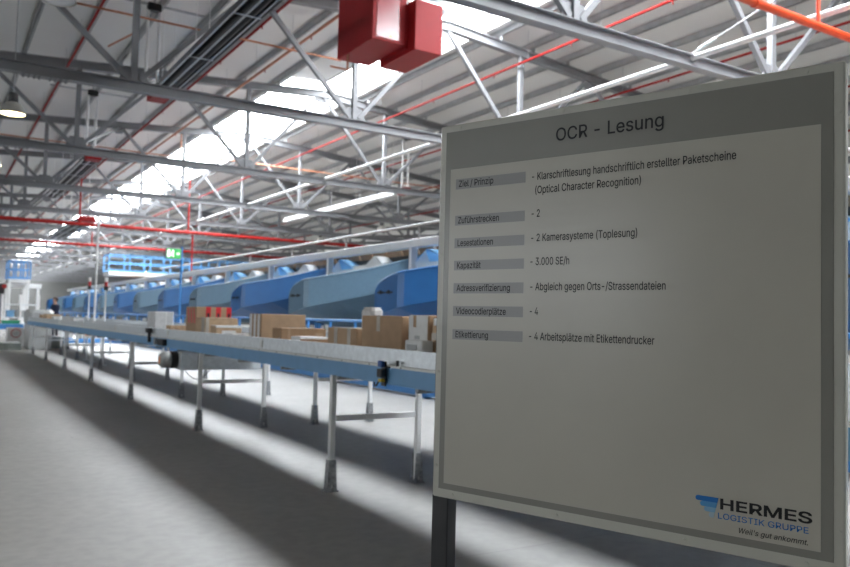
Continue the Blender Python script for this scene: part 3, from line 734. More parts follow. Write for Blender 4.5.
p = parcel(3.52, 10.90, 0.37, 0.26, 0.187, 'cardlight', 'small box with pale lid and grey label in front of the kraft carton')
topf(p, -0.185, 0.185, -0.13, 0.13, 'paper', 'lid'); endf(p, -0.10, 0.10, 0.04, 0.12, 'paper', 'label'); endf(p, -0.185, 0.185, 0.160, 0.187, 'paper', 'lid_edge')
p = parcel(3.62, 11.67, 0.48, 0.51, 0.295, 'cardlight', 'kraft paper carton in front of the red taped carton')
face(p, -0.2, -0.05, 0.0, 0.293, 'tape', 'tape'); endf(p, -0.24, -0.19, 0.0, 0.293, 'tape', 'tape'); topf(p, -0.24, 0.24, -0.1, 0.0, 'tape', 'tape')
p = parcel(3.775, 12.62, 0.55, 0.60, 0.458, 'card', 'brown carton with red tape blocks along its side and red printed end')
for xx in (-0.13, 0.03, 0.20):
    q = endf(p, xx, xx + 0.08, 0.20, 0.456, 'redtape', 'red_tape'); topf(p, xx, xx + 0.08, -0.3, 0.3, 'redtape', 'red_tape')
    MB().box(xx + 0.025, xx + 0.055, -0.306, -0.302, 0.30, 0.36).build('print_mark', 'ink', q)
for yy in (-0.24, -0.08, 0.08):
    MB().prism([(yy, 0.20), (yy + 0.06, 0.20), (yy + 0.13, 0.44), (yy + 0.07, 0.44)], (-0.279, -0.273), 'x').build('red_print', 'redtape', p)
topf(p, -0.27, 0.27, 0.25, 0.29, 'tape', 'tape')
p = parcel(3.54, 13.66, 0.27, 0.28, 0.143, 'cardlight', 'flat tan packet right of the white wrapped block')
topf(p, -0.1, 0.1, -0.05, 0.05, 'tape', 'tape')
p = parcel(3.675, 15.35, 0.35, 0.60, 0.374, 'styro', 'pale white wrapped block standing alone, farther along the belt', r=0.018)
endf(p, 0.02, 0.05, 0, 0.37, 'paper', 'wrap_seam')
p = parcel(3.73, 31.9, 0.47, 0.9, 0.229, 'cardlight', 'flat brown carton far down the belt near the worker', 0)
topf(p, -0.1, 0.1, -0.4, 0.4, 'tape', 'tape')
p = parcel(3.45, 28.2, 0.25, 0.5, 0.17, 'paper', 'white packet far down the belt beside the flat brown carton', 0)
topf(p, -0.05, 0.05, -0.2, 0.2, 'tape', 'tape')
p = parcel(3.75, 33.7, 0.42, 0.7, 0.20, 'card', 'brown carton at the far end of the parcel conveyor', 0)
topf(p, -0.1, 0.1, -0.4, 0.4, 'tape', 'tape')
p = parcel(3.78, 26.2, 0.3, 0.5, 0.13, 'paper', 'thin white packet lying between the two signal masts and the cartons', 0)
topf(p, -0.05, 0.05, -0.2, 0.2, 'tape', 'tape')

# ------------------------------------------------------------------ masts and exit sign between the conveyors
def mast(x, y, h, label, lamp_z=None, r=0.024):
    t = thing('signal_mast' if lamp_z else 'white_pole', label, 'mast', (x, y, 0), 0, 'slender masts between the conveyors')
    MB().tube((0, 0, 0), (0, 0, h), r, 10).build('pole', 'white', t)
    MB().box(-0.1, 0.1, -0.1, 0.1, 0, 0.015).build('base_plate', 'galv', t)
    if lamp_z:
        MB().tube((0, 0, lamp_z), (0, 0, lamp_z + 0.14), 0.05, 12).build('red_lens', 'redlens', t)
        MB().tube((0, 0, lamp_z + 0.14), (0, 0, lamp_z + 0.28), 0.05, 12).build('cap', 'white', t)
        MB().tube((0, 0, lamp_z - 0.12), (0, 0, lamp_z), 0.06, 12).build('socket', 'black', t)
    return t
mast(4.45, 27.3, 4.6, 'tall thin white pole rising from between the conveyors', None, 0.035)
mast(4.45, 28.5, 2.5, 'slender mast with red signal lamp left of the tall white pole', 2.5)
mast(4.45, 25.5, 2.4, 'slender mast with red signal lamp right of the tall white pole', 2.4)
t = thing('exit_sign', 'green emergency exit sign on a thin blue pole above the chutes', 'exit sign', (6.22, 23.7, 0))
MB().tube((0, 0, 0), (0, 0, 3.62), 0.032, 10).build('pole', 'railblue', t)
hs = MB().rbox(-0.47, -0.02, -0.05, 0.05, 3.24, 3.57, 0.01).build('housing', 'motor', t)
pn = MB().box(-0.445, -0.045, -0.056, -0.05, 3.265, 3.545).build('green_panel', 'green', t)
# running figure through a doorway and an arrow
y = (-0.060, -0.056)
MB().box(-0.43, -0.36, *y, 3.30, 3.51).build('doorway', 'exitwhite', pn)
fg = MB().tube((-0.27, -0.060, 3.49), (-0.27, -0.056, 3.49), 0.022, 10)
for a, b, w in [((-0.275, 3.46), (-0.29, 3.39), .04), ((-0.29, 3.39), (-0.25, 3.35), .025), ((-0.25, 3.35), (-0.26, 3.30), .022), ((-0.29, 3.39), (-0.32, 3.34), .025), ((-0.32, 3.34), (-0.35, 3.34), .02), ((-0.275, 3.45), (-0.235, 3.42), .018), ((-0.28, 3.45), (-0.32, 3.42), .018)]:
    fg.bar((a[0], -0.058, a[1]), (b[0], -0.058, b[1]), 0.004, w) if False else fg.bar((a[0], -0.058, a[1]), (b[0], -0.058, b[1]), w, 0.004, (0, 1, 0))
fg.build('running_figure', 'exitwhite', pn)
MB().prism([(-0.17, 3.42), (-0.17, 3.39), (-0.13, 3.39), (-0.13, 3.36), (-0.07, 3.405), (-0.13, 3.45), (-0.13, 3.42)], y, 'y').build('arrow', 'exitwhite', pn)

# ------------------------------------------------------------------ blue maintenance platforms
def platform(x, y, w, z, h, m, label, deck='white', legs=True, dy=2.0, sp=1.6, deckh=0.25):
    t = thing('maintenance_platform', label, 'platform', (x, y, 0), 0, 'raised maintenance platforms')
    MB().rbox(0, w, 0, dy, z - deckh, z, 0.01).build('deck', deck, t)
    n = max(1, round(w / sp))
    for yy in (0.03, dy - 0.03):
        r = MB()
        for zz in (z + h, z + h * 0.55, z + 0.12): r.bar((0, yy, zz), (w, yy, zz), 0.07, 0.07)
        r.build('railing', m, t)
        for i in range(n + 1): MB().bar((w * i / n, yy, z), (w * i / n, yy, z + h), 0.09, 0.09).build('railing_post', m, t)
    MB().bar((0, 0, z + h), (0, dy, z + h), 0.07, 0.07).bar((0, 0, z + h * .55), (0, dy, z + h * .55), 0.07, 0.07).build('railing', m, t)
    if legs:
        for i in ([0, n] if w < 3 else [3, 6, n]):
            for yy in (0.1, dy - 0.1): MB().bar((min(w - .1, w * i / n + .1), yy, 0), (min(w - .1, w * i / n + .1), yy, z - deckh), 0.16, 0.16).build('leg', 'white', t)
    return t
platform(10.25, 58.0, 12.6, 4.5, 1.2, 'skyblue', 'long raised platform with light blue railing beyond the chutes', sp=1.4)
platform(4.3, 61.0, 1.35, 3.78, 1.25, 'railblue', 'small raised platform with blue cage railing at far left', sp=0.45)
t = thing('far_gantry', 'pale gantry beam on posts at the far left below the blue cage', 'gantry', (2.6, 62.0, 0))
MB().rbox(0, 3.9, 0.0, 0.4, 3.2, 3.52, 0.02).build('beam', 'white', t)
for x in (0.1, 1.25, 1.7, 2.8, 3.7): MB().bar((x, 0.2, 0), (x, 0.2, 3.2), 0.2, 0.2).build('post', 'white', t)
t = thing('far_gantry', 'dark overhead housing on posts at the far left edge', 'gantry', (0.6, 50.0, 0))
MB().rbox(0, 2.75, 0, 1.2, 2.55, 3.1, 0.02).build('housing', 'black', t)
for x in (0.1, 2.6): MB().bar((x, 0.6, 0), (x, 0.6, 2.55), 0.15, 0.15).build('post', 'steel', t)
MB().tube((2.75, -0.05, 2.95), (2.75, 0.0, 2.95), 0.12, 12).build('red_lamp', 'redlens', t)

# ------------------------------------------------------------------ far work area
t = thing('work_bench', 'blue framed work bench at the far left beyond the conveyor', 'bench', (2.0, 39.0, 0))
MB().rbox(0.0, 1.45, 0, 0.8, 0.95, 1.02, 0.01).build('bench_top', 'beamblue', t)
MB().rbox(0.0, 1.45, -0.02, 0.02, 0.78, 0.95, 0.01).build('apron', 'railblue', t)
for x in (0.05, 1.38):
    for y in (0.05, 0.72): MB().bar((x, y, 0), (x, y, 0.95), 0.07, 0.07).build('leg', 'steel', t)
for x in (1.52, 1.84): MB().bar((x, 0.0, 0.55), (x, 0.0, 1.38), 0.09, 0.09).build('upright', 'railblue', t)
MB().bar((1.52, 0.0, 1.36), (1.84, 0.0, 1.36), 0.09, 0.09).bar((1.4, 0.0, 0.6), (1.84, 0.0, 0.6), 0.06, 0.06).build('upright_bar', 'railblue', t)
o = MB().prism([(-0.33, 0), (0.33, 0), (0.38, 0.14), (-0.38, 0.14)], (-0.2, 0.2), 'y').build('tray', 'traygreen'); o.location = (2.95, 39.4, 1.02)
tag(o, 'green tray on the blue work bench at far left', 'tray')
p = parcel(2.3, 39.4, 0.5, 0.4, 0.26, 'card', 'small brown carton on the blue work bench at far left', 0, z=1.02); topf(p, -0.25, 0.25, -0.03, 0.03, 'tape', 'tape'); p['group'] = 'cartons at the far work area'
t = thing('machine_cabinet', 'white machine cabinet with round red-bordered prohibition sign at far left', 'cabinet', (2.9, 38.4, 0))
MB().rbox(-0.15, 0.75, 0, 0.5, 0.0, 0.86, 0.02).build('body', 'white', t)
sg = MB().tube((0.2, -0.02, 0.62), (0.2, 0.0, 0.62), 0.17, 24).build('sign_disc', 'paper', t)
MB().lathe([(0.17, -0.03), (0.20, -0.03), (0.20, 0.0), (0.17, 0.0), (0.17, -0.03)], (0.2, 0, 0.62), 24, 'y').build('red_ring', 'redlens', sg)
MB().bar((0.13, -0.025, 0.60), (0.27, -0.025, 0.64), 0.06, 0.01).build('pictogram', 'ink', sg)
t = thing('machine_cover', 'pale rounded machine cover at the far end of the parcel conveyor', 'machine cover', (3.35, 36.0, 0))
MB().rbox(0.0, 0.95, 0.0, 2.2, 1.02, 1.66, 0.12).build('hood', 'motor', t)
MB().rbox(0.05, 0.9, 0.1, 2.1, 0.0, 1.02, 0.02).build('pedestal', 'motor', t)
o = MB().rbox(-1.3, 0.55, -0.7, 0.7, 0, 0.30, 0.02).build('floor_plinth', 'plinth'); o.location = (2.55, 36.3, 0)
MB().box(-1.25, 0.5, -0.65, 0.65, 0.30, 0.315).build('tread_plate', 'galv', o)
tag(o, 'low grey-green plinth on the floor at far left', 'plinth')
for i, (x, y, z, w, d, h, m, lab) in enumerate([
        (1.35, 38.6, 0, 0.6, 0.5, 0.75, 'paper', 'white box on the floor left of the machine cabinet, front one'),
        (2.15, 38.8, 0, 0.5, 0.5, 0.80, 'paper', 'white box on the floor under the blue work bench'),
        (4.7, 46.5, 0, 1.2, 0.9, 0.70, 'motor', 'grey machine box under the far conveyor end'),
        (6.1, 47.5, 0, 1.0, 0.9, 1.0, 'paper', 'white machine box on the floor beyond the conveyor legs, left one'),
        (7.6, 46.8, 0, 1.3, 0.9, 1.05, 'paper', 'white machine box with red band on the floor beyond the conveyor legs')]):
    t = thing('machine_box', lab, 'box', (x, y, z), 0, 'boxes in the far work area')
    MB().rbox(-w / 2, w / 2, -d / 2, d / 2, 0, h, 0.02).build('body', m, t)
    MB().box(-w / 2 - 0.006, w / 2 + 0.006, -d / 2 - 0.006, d / 2 + 0.006, h * 0.72, h * 0.92).build('band', 'redlens' if 'red band' in lab else 'galv', t)
    if 'red band' in lab: MB().box(-0.5, -0.3, -d / 2 - 0.01, -d / 2, 0.3, 0.5).build('sticker', 'orange', t)
o = MB().rbox(-3.2, 2.4, -0.15, 0.15, 0.0, 0.22, 0.02).build('floor_guard_rail', 'railblue'); o.location = (8.6, 44.5, 0)
for x in (-3.0, -0.4, 2.2): MB().box(x - .1, x + .1, -0.22, 0.22, 0, 0.03).build('foot', 'railblue', o)
tag(o, 'low blue guard rail across the floor beyond the conveyor legs', 'guard rail')
# tall grey frames (pallet racks of the far sorting stations)
for i, (x, y, w, h) in enumerate([(0.9, 54.0, 2.2, 2.4), (3.6, 54.5, 2.0, 2.6), (1.6, 66.0, 2.6, 2.6)]):
    t = thing('storage_rack', ['grey rack frame at the far left edge of the hall', 'grey rack frame in the far distance behind the white machine cover', 'grey rack frame far off behind the pale gantry'][i], 'rack', (x, y, 0), 0, 'far rack frames')
    for xx in (0, w / 2, w):
        for yy in (0, 0.8): MB().bar((xx, yy, 0), (xx, yy, h), 0.1, 0.1).build('upright', 'white', t)
    for zz in (0.4, 1.2, 2.0): MB().rbox(-0.05, w + 0.05, 0, 0.8, zz - 0.06, zz, 0.01).build('shelf', 'galv', t)
    for j in range(3):
        bx = thing('storage_crate', 'x', 'crate', (x + 0.45 + 0.62 * j * w / 2.2, y + 0.4, 1.2), 0, 'crates on the far racks')
        MB().rbox(-0.22, 0.22, -0.3, 0.3, 0, 0.42, 0.03).build('bin', ['paper', 'beamblue', 'motor'][(i + j) % 3], bx)
        MB().box(-0.235, 0.235, -0.315, 0.315, 0.36, 0.42).build('rim', ['paper', 'beamblue', 'motor'][(i + j) % 3], bx)
        bx['label'] = '%s crate on the %s rack, %s from its left end' % (['white', 'blue', 'grey'][(i + j) % 3], ['far left', 'middle', 'rear'][i], ORD[j])

# ------------------------------------------------------------------ worker
def person():
    import bmesh
    t = thing('person', 'person with dark tied-back hair and navy top working behind the far conveyor', 'person', (4.62, 38.3, 0.45), math.radians(40))
    J = {'pel': ((0, 0, .95), .14), 'sp': ((-.01, 0, 1.15), .125), 'ch': ((-.03, 0, 1.36), .145), 'nk': ((-.05, 0, 1.50), .055), 'hb': ((-.06, 0, 1.58), .078), 'hd': ((-.065, 0, 1.66), .092), 'ht': ((-.05, 0, 1.73), .075)}
    E_ = [('pel', 'sp'), ('sp', 'ch'), ('ch', 'nk'), ('nk', 'hb'), ('hb', 'hd'), ('hd', 'ht')]
    for s, n in ((1, 'l'), (-1, 'r')):
        J.update({n + 'sh': ((-.02, s * .19, 1.42), .058), n + 'el': ((-.10, s * .22, 1.15), .043), n + 'wr': ((-.34, s * .17, 1.12), .03), n + 'pa': ((-.41, s * .16, 1.12), .034),
                  n + 'hi': ((0, s * .10, .90), .095), n + 'kn': ((-.02, s * .11, .50), .06), n + 'an': ((.02, s * .11, .09), .042), n + 'to': ((-.15, s * .12, .04), .036)})
        E_ += [('ch', n + 'sh'), (n + 'sh', n + 'el'), (n + 'el', n + 'wr'), (n + 'wr', n + 'pa'), ('pel', n + 'hi'), (n + 'hi', n + 'kn'), (n + 'kn', n + 'an'), (n + 'an', n + 'to')]
        for i in range(4):
            a, b = n + 'f%d' % i, n + 'g%d' % i; yy = s * (.16 + .022 * (i - 1.5))
            J[a] = ((-.455, yy, 1.115), .010); J[b] = ((-.50 + .006 * abs(i - 1.5), yy, 1.09), .009); E_ += [(n + 'pa', a), (a, b)]
        J[n + 't0'] = ((-.42, s * .115, 1.11), .011); J[n + 't1'] = ((-.455, s * .10, 1.10), .010); E_ += [(n + 'pa', n + 't0'), (n + 't0', n + 't1')]
    keys = list(J); me = bpy.data.meshes.new('body'); me.from_pydata([J[k][0] for k in keys], [(keys.index(a), keys.index(b)) for a, b in E_], [])
    o = bpy.data.objects.new('body', me); col.objects.link(o); o.parent = t
    sk = o.modifiers.new('skin', 'SKIN'); sk.use_smooth_shade = True
    for i, k in enumerate(keys):
        r = J[k][1]; sv = me.skin_vertices[0].data[i]; sv.radius = (r, r * (1.25 if k in ('ch', 'sp', 'pel') else 1)); sv.use_root = (k == 'pel')
    o.modifiers.new('sub', 'SUBSURF').levels = 1; o.modifiers['sub'].render_levels = 2
    dg = bpy.context.evaluated_depsgraph_get()
    m2 = bpy.data.meshes.new_from_object(o.evaluated_get(dg)); o.modifiers.clear(); o.data = m2
    for nm in ('skin', 'navy', 'denim', 'black'): m2.materials.append(M[nm])
    for p in m2.polygons:
        z = p.center.z; x = p.center.x; p.use_smooth = True
        p.material_index = 0 if (z > 1.475 or (x < -.30 and z > 1.0)) else 1 if z > .96 else 2 if z > .12 else 3
    MB().lathe([(0.0, -.125), (.06, -.11), (.098, -.05), (.104, .02), (.085, .07), (.04, .10), (0, .105)], (0, 0, 0), 16).build('hair', 'hair', t).location = (-.025, 0, 1.70)
    MB().lathe([(0.0, -.05), (.04, -.035), (.05, 0), (.04, .035), (0, .05)], (0, 0, 0), 12).build('hair_bun', 'hair', t).location = (.085, 0, 1.69)
    fc = MB().prism([(-.145, 1.655), (-.178, 1.625), (-.145, 1.615)], (-.014, .014), 'y').build('nose', 'skin', t)
    for s in (1, -1): MB().lathe([(0, -.009), (.008, 0), (0, .009)], (-.142, s * .032, 1.665), 8).build('eye', 'ink', t)
    MB().box(-.146, -.135, -.022, .022, 1.585, 1.592).build('mouth', 'redlens', t)
person()
o = MB().rbox(-0.45, 0.30, -0.6, 0.6, 0, 0.45, 0.02).build('step_platform', 'plinth'); o.location = (4.65, 38.3, 0)
MB().box(-0.43, 0.28, -0.58, 0.58, 0.445, 0.455).build('tread_plate', 'galv', o)
tag(o, 'low step platform between the conveyors under the worker', 'step')

# ------------------------------------------------------------------ information board
BA = math.radians(-70.3)
t = thing('information_board', 'large off-white information board on black posts headed OCR - Lesung', 'board', (1.39, 2.149, 0), BA)
BW, ZT, ZB = 1.193, 2.2376, 1.0386
def bz(tt): return ZT + tt
MB().rbox(0, BW, 0, 0.035, ZB, ZT, 0.004).build('panel', 'boardframe', t)
gp = MB().box(0.0255, 1.169, -0.0012, 0.0, bz(-1.171), bz(-0.0225)).build('grey_border', 'boardgrey', t)
ip = MB().box(0.0465, 1.142, -0.0022, -0.0012, bz(-1.152), bz(-0.146)).build('print_field', 'boardpanel', t)
for nm, zz in (('a', -0.0115),): 
    for x in (0.08, 0.45, 0.82, 1.11):
        for zc in (-0.0115, -1.185): MB().tube((x, -0.003, bz(zc)), (x, 0.0, bz(zc)), 0.005, 10).build('screw', 'boardframe', t)
    for x in (0.0125, 1.181):
        for zc in (-0.12, -0.42, -0.8, -1.1): MB().tube((x, -0.003, bz(zc)), (x, 0.0, bz(zc)), 0.005, 10).build('screw', 'boardframe', t)
for x in (-0.028, BW - 0.105):
    p = MB().rbox(x, x + 0.065, 0.036, 0.086, 0.0, 2.1, 0.003).build('post', 'blackmetal', t)
    MB().box(x - 0.05, x + 0.115, -0.2, 0.32, 0.0, 0.012).build('foot_plate', 'blackmetal', p)
# letter outlines (advance width, closed contours), cap height 509
GLYPHS = {
    "'": (206, [[78, 318, 70, 509, 136, 509, 128, 318]]),
    '(': (273, [[89, 207, 90, 235, 92, 264, 96, 293, 101, 324, 107, 354, 114, 384, 122, 413, 132, 441, 142, 468, 153, 494, 164, 517, 177, 539, 236, 539, 223, 512, 212, 485, 201, 457, 191, 428, 182, 399, 174, 370, 167, 342, 161, 313, 157, 285, 154, 258, 152, 232, 151, 207, 152, 184, 154, 161, 156, 138, 160, 115, 165, 91, 172, 67, 179, 42, 188, 16, 198, -10, 209, -38, 222, -66, 236, -96, 177, -96, 156, -59, 139, -21, 124, 16, 111, 55, 102, 93, 95, 131, 90, 169]]),
    ')': (273, [[37, -96, 52, -66, 64, -37, 76, -9, 86, 18, 95, 44, 102, 69, 108, 93, 113, 116, 117, 139, 120, 162, 121, 184, 122, 207, 121, 232, 119, 258, 116, 285, 112, 313, 106, 342, 99, 370, 91, 399, 82, 428, 73, 457, 62, 485, 50, 512, 37, 539, 97, 539, 109, 517, 121, 494, 131, 468, 142, 441, 151, 413, 159, 384, 167, 354, 173, 323, 178, 293, 181, 264, 183, 235, 184, 207, 183, 168, 178, 130, 171, 92, 161, 53, 149, 15, 134, -22, 117, -59, 97, -96]]),
    '-': (453, [[337, 244, 337, 188, 114, 188, 114, 244]]),
    '.': (188, [[95, -4, 86, -4, 78, -1, 70, 3, 63, 9, 57, 16, 53, 24, 50, 32, 50, 41, 50, 50, 53, 59, 57, 66, 63, 73, 70, 79, 78, 83, 86, 86, 95, 87, 104, 86, 113, 83, 121, 79, 128, 73, 134, 66, 138, 59, 140, 50, 141, 41, 140, 32, 138, 24, 134, 16, 128, 9, 121, 3, 113, -1, 104, -4]]),
    '/': (249, [[235, 533, 71, -76, 14, -76, 178, 533]]),
    '0': (453, [[227, -7, 199, -5, 174, 1, 151, 11, 130, 24, 111, 41, 95, 62, 80, 86, 69, 113, 60, 144, 53, 178, 49, 214, 48, 254, 49, 294, 53, 330, 60, 364, 69, 395, 81, 422, 95, 447, 112, 467, 130, 484, 151, 498, 174, 508, 200, 514, 227, 516, 254, 514, 279, 508, 302, 498, 323, 484, 342, 467, 358, 447, 372, 422, 384, 395, 393, 364, 400, 330, 404, 294, 405, 254, 404, 214, 400, 178, 393, 144, 384, 113, 373, 86, 359, 62, 342, 41, 323, 24, 302, 11, 279, 1, 254, -5], [227, 50, 245, 51, 261, 56, 276, 63, 290, 74, 303, 87, 313, 103, 323, 122, 330, 144, 336, 168, 340, 194, 343, 223, 344, 254, 343, 285, 340, 314, 336, 341, 330, 365, 323, 387, 313, 405, 303, 422, 290, 435, 276, 446, 261, 453, 245, 458, 227, 460, 209, 458, 192, 453, 177, 446, 163, 435, 151, 422, 140, 405, 131, 387, 123, 365, 117, 341, 113, 314, 110, 285, 109, 254, 110, 223, 113, 194, 117, 168, 123, 144, 131, 122, 140, 103, 151, 87, 163, 74, 177, 63, 192, 56, 209, 51]]),
    '2': (453, [[64, 0, 64, 47, 234, 229, 248, 243, 261, 257, 272, 270, 282, 282, 291, 294, 299, 305, 305, 316, 311, 327, 315, 337, 318, 348, 320, 360, 320, 371, 319, 385, 317, 397, 313, 408, 308, 419, 301, 428, 293, 436, 283, 443, 273, 449, 262, 454, 250, 457, 237, 459, 224, 460, 209, 459, 196, 457, 184, 453, 172, 447, 162, 441, 153, 433, 145, 424, 139, 413, 134, 402, 130, 390, 128, 376, 127, 362, 66, 362, 67, 384, 71, 405, 77, 424, 86, 442, 98, 459, 111, 473, 126, 486, 143, 496, 162, 505, 182, 511, 203, 514, 225, 516, 247, 514, 268, 511, 288, 505, 306, 497, 323, 486, 337, 474, 350, 461, 361, 445, 370, 428, 376, 411, 380, 392, 381, 372, 380, 358, 378, 345, 375, 331, 371, 318, 365, 304, 357, 290, 347, 275, 336, 259, 322, 241, 306, 223, 288, 202, 267, 180, 153, 60, 153, 57, 389, 57, 389, 0]]),
    '3': (453, [[218, -7, 195, -6, 173, -3, 152, 2, 133, 10, 114, 19, 98, 30, 83, 43, 70, 57, 60, 74, 52, 91, 46, 111, 44, 132, 109, 132, 111, 119, 115, 107, 120, 97, 126, 87, 134, 78, 144, 71, 154, 64, 165, 59, 178, 55, 191, 52, 204, 50, 219, 50, 234, 51, 248, 53, 262, 56, 275, 61, 287, 67, 297, 74, 307, 83, 315, 93, 321, 104, 325, 116, 328, 130, 329, 145, 328, 158, 326, 172, 322, 184, 316, 196, 308, 207, 299, 217, 288, 226, 275, 234, 260, 240, 242, 244, 223, 247, 201, 248, 157, 248, 157, 299, 288, 448, 288, 452, 70, 452, 70, 509, 372, 509, 372, 461, 211, 278, 211, 289, 239, 290, 264, 288, 287, 284, 308, 276, 327, 265, 344, 253, 359, 239, 371, 222, 381, 205, 387, 186, 392, 166, 393, 145, 392, 123, 387, 103, 380, 84, 370, 66, 358, 50, 344, 36, 327, 23, 309, 12, 288, 4, 266, -2, 243, -6]]),
    '4': (453, [[40, 105, 40, 158, 247, 509, 311, 509, 109, 166, 109, 163, 413, 163, 413, 105], [282, 0, 282, 121, 282, 146, 282, 318, 343, 318, 343, 0]]),
    'A': (480, [[16, 0, 201, 509, 276, 509, 463, 0, 395, 0, 287, 302, 264, 372, 257, 394, 250, 420, 241, 447, 232, 478, 245, 478, 236, 447, 228, 419, 220, 393, 213, 371, 191, 302, 85, 0], [110, 142, 110, 199, 370, 199, 370, 142]]),
    'C': (510, [[267, -7, 235, -5, 205, 1, 177, 11, 150, 25, 126, 42, 104, 63, 86, 88, 70, 115, 57, 146, 48, 179, 42, 215, 40, 254, 42, 293, 48, 329, 57, 362, 70, 393, 86, 421, 104, 445, 126, 466, 150, 484, 177, 498, 205, 508, 235, 514, 267, 516, 286, 515, 305, 513, 323, 509, 340, 504, 357, 498, 373, 490, 388, 481, 402, 471, 415, 460, 427, 447, 438, 433, 448, 418, 456, 402, 463, 385, 469, 367, 473, 348, 408, 348, 405, 361, 401, 373, 395, 384, 389, 395, 382, 404, 375, 413, 366, 421, 357, 428, 348, 435, 337, 440, 327, 445, 315, 449, 304, 452, 292, 454, 280, 455, 267, 456, 245, 454, 223, 450, 203, 443, 184, 432, 166, 419, 150, 403, 137, 385, 125, 364, 116, 340, 109, 314, 105, 285, 103, 254, 105, 223, 109, 194, 116, 168, 125, 145, 137, 123, 151, 105, 166, 89, 184, 76, 203, 66, 223, 59, 245, 54, 267, 53, 280, 53, 292, 55, 304, 57, 315, 60, 327, 64, 337, 69, 348, 74, 357, 81, 366, 88, 375, 96, 382, 105, 389, 114, 395, 125, 401, 136, 405, 148, 408, 160, 473, 160, 469, 142, 463, 124, 457, 107, 448, 91, 438, 76, 428, 62, 416, 49, 402, 38, 388, 28, 373, 19, 357, 11, 341, 5, 323, 0, 305, -4, 286, -6]]),
    'E': (419, [[60, 0, 60, 509, 372, 509, 372, 452, 125, 452, 125, 286, 355, 286, 355, 229, 125, 229, 125, 57, 375, 57, 375, 0]]),
    'G': (520, [[269, -7, 236, -5, 205, 1, 176, 11, 149, 25, 125, 43, 104, 64, 85, 88, 69, 116, 57, 146, 47, 179, 42, 215, 40, 254, 42, 293, 47, 329, 57, 362, 69, 393, 85, 421, 103, 445, 125, 466, 149, 484, 175, 498, 203, 508, 233, 514, 265, 516, 285, 515, 304, 513, 322, 509, 340, 504, 358, 497, 374, 489, 389, 480, 403, 469, 416, 458, 429, 445, 439, 431, 449, 416, 458, 401, 465, 384, 470, 367, 474, 349, 408, 349, 404, 361, 399, 372, 393, 383, 387, 393, 380, 403, 373, 411, 365, 420, 356, 427, 347, 434, 337, 439, 326, 444, 315, 448, 304, 452, 291, 454, 279, 455, 265, 456, 243, 454, 222, 450, 202, 443, 183, 432, 166, 419, 150, 404, 137, 385, 125, 364, 116, 340, 109, 314, 105, 285, 103, 254, 105, 223, 109, 194, 116, 168, 125, 145, 137, 124, 151, 105, 166, 90, 184, 76, 203, 66, 224, 59, 246, 54, 269, 53, 290, 54, 309, 57, 328, 63, 345, 71, 360, 81, 374, 93, 386, 107, 396, 123, 404, 141, 410, 160, 414, 180, 415, 202, 434, 199, 283, 199, 283, 256, 478, 256, 478, 200, 476, 170, 471, 141, 463, 115, 451, 91, 436, 69, 419, 50, 399, 33, 377, 19, 352, 8, 326, 0, 298, -5]]),
    'H': (517, [[60, 0, 60, 509, 125, 509, 125, 289, 392, 289, 392, 509, 457, 509, 457, 0, 392, 0, 392, 232, 125, 232, 125, 0]]),
    'I': (300, [[31, 0, 31, 57, 118, 57, 118, 452, 31, 452, 31, 509, 269, 509, 269, 452, 183, 452, 183, 57, 269, 57, 269, 0]]),
    'K': (467, [[104, 145, 104, 216, 139, 261, 174, 303, 212, 344, 364, 509, 448, 509, 231, 276, 228, 276], [60, 0, 60, 509, 125, 509, 125, 334, 124, 225, 125, 193, 125, 0], [372, 0, 188, 259, 228, 309, 449, 0]]),
    'L': (393, [[60, 0, 60, 509, 125, 509, 125, 57, 361, 57, 361, 0]]),
    'M': (628, [[60, 0, 60, 509, 152, 509, 315, 75, 476, 509, 568, 509, 568, 0, 504, 0, 504, 440, 342, 0, 286, 0, 122, 440, 122, 0]]),
    'O': (533, [[267, -7, 235, -5, 205, 1, 177, 11, 150, 25, 126, 42, 105, 63, 86, 88, 70, 115, 57, 146, 48, 179, 42, 215, 40, 254, 42, 293, 48, 329, 57, 362, 70, 393, 86, 421, 105, 445, 126, 466, 150, 484, 177, 498, 205, 508, 235, 514, 267, 516, 299, 514, 329, 508, 357, 498, 384, 484, 408, 466, 429, 445, 448, 421, 464, 393, 477, 362, 486, 329, 491, 293, 493, 254, 491, 215, 486, 179, 477, 146, 464, 115, 448, 88, 429, 63, 408, 42, 384, 25, 357, 11, 329, 1, 299, -5], [267, 53, 289, 54, 310, 59, 330, 66, 349, 76, 367, 89, 383, 105, 396, 123, 408, 144, 418, 168, 425, 194, 429, 223, 430, 254, 429, 286, 425, 314, 418, 341, 408, 365, 396, 386, 383, 404, 367, 420, 349, 433, 330, 443, 310, 450, 289, 454, 267, 456, 245, 454, 223, 450, 203, 443, 184, 433, 167, 420, 151, 404, 137, 385, 125, 364, 116, 340, 109, 314, 105, 285, 103, 254, 105, 223, 109, 194, 116, 168, 125, 144, 137, 123, 151, 105, 167, 89, 184, 76, 203, 66, 223, 59, 245, 54]]),
    'P': (445, [[60, 0, 60, 509, 235, 509, 263, 507, 289, 503, 312, 497, 332, 487, 350, 476, 366, 462, 379, 447, 390, 430, 398, 411, 404, 391, 407, 370, 409, 348, 407, 325, 404, 304, 398, 284, 390, 265, 379, 248, 366, 233, 350, 219, 332, 207, 312, 198, 289, 191, 263, 187, 235, 186, 109, 186, 109, 242, 233, 242, 252, 243, 269, 246, 284, 250, 297, 256, 308, 264, 318, 272, 327, 282, 333, 294, 338, 306, 342, 319, 344, 333, 344, 348, 344, 362, 342, 376, 338, 389, 333, 402, 326, 413, 318, 423, 308, 431, 297, 439, 284, 444, 268, 449, 251, 451, 232, 452, 125, 452, 125, 0]]),
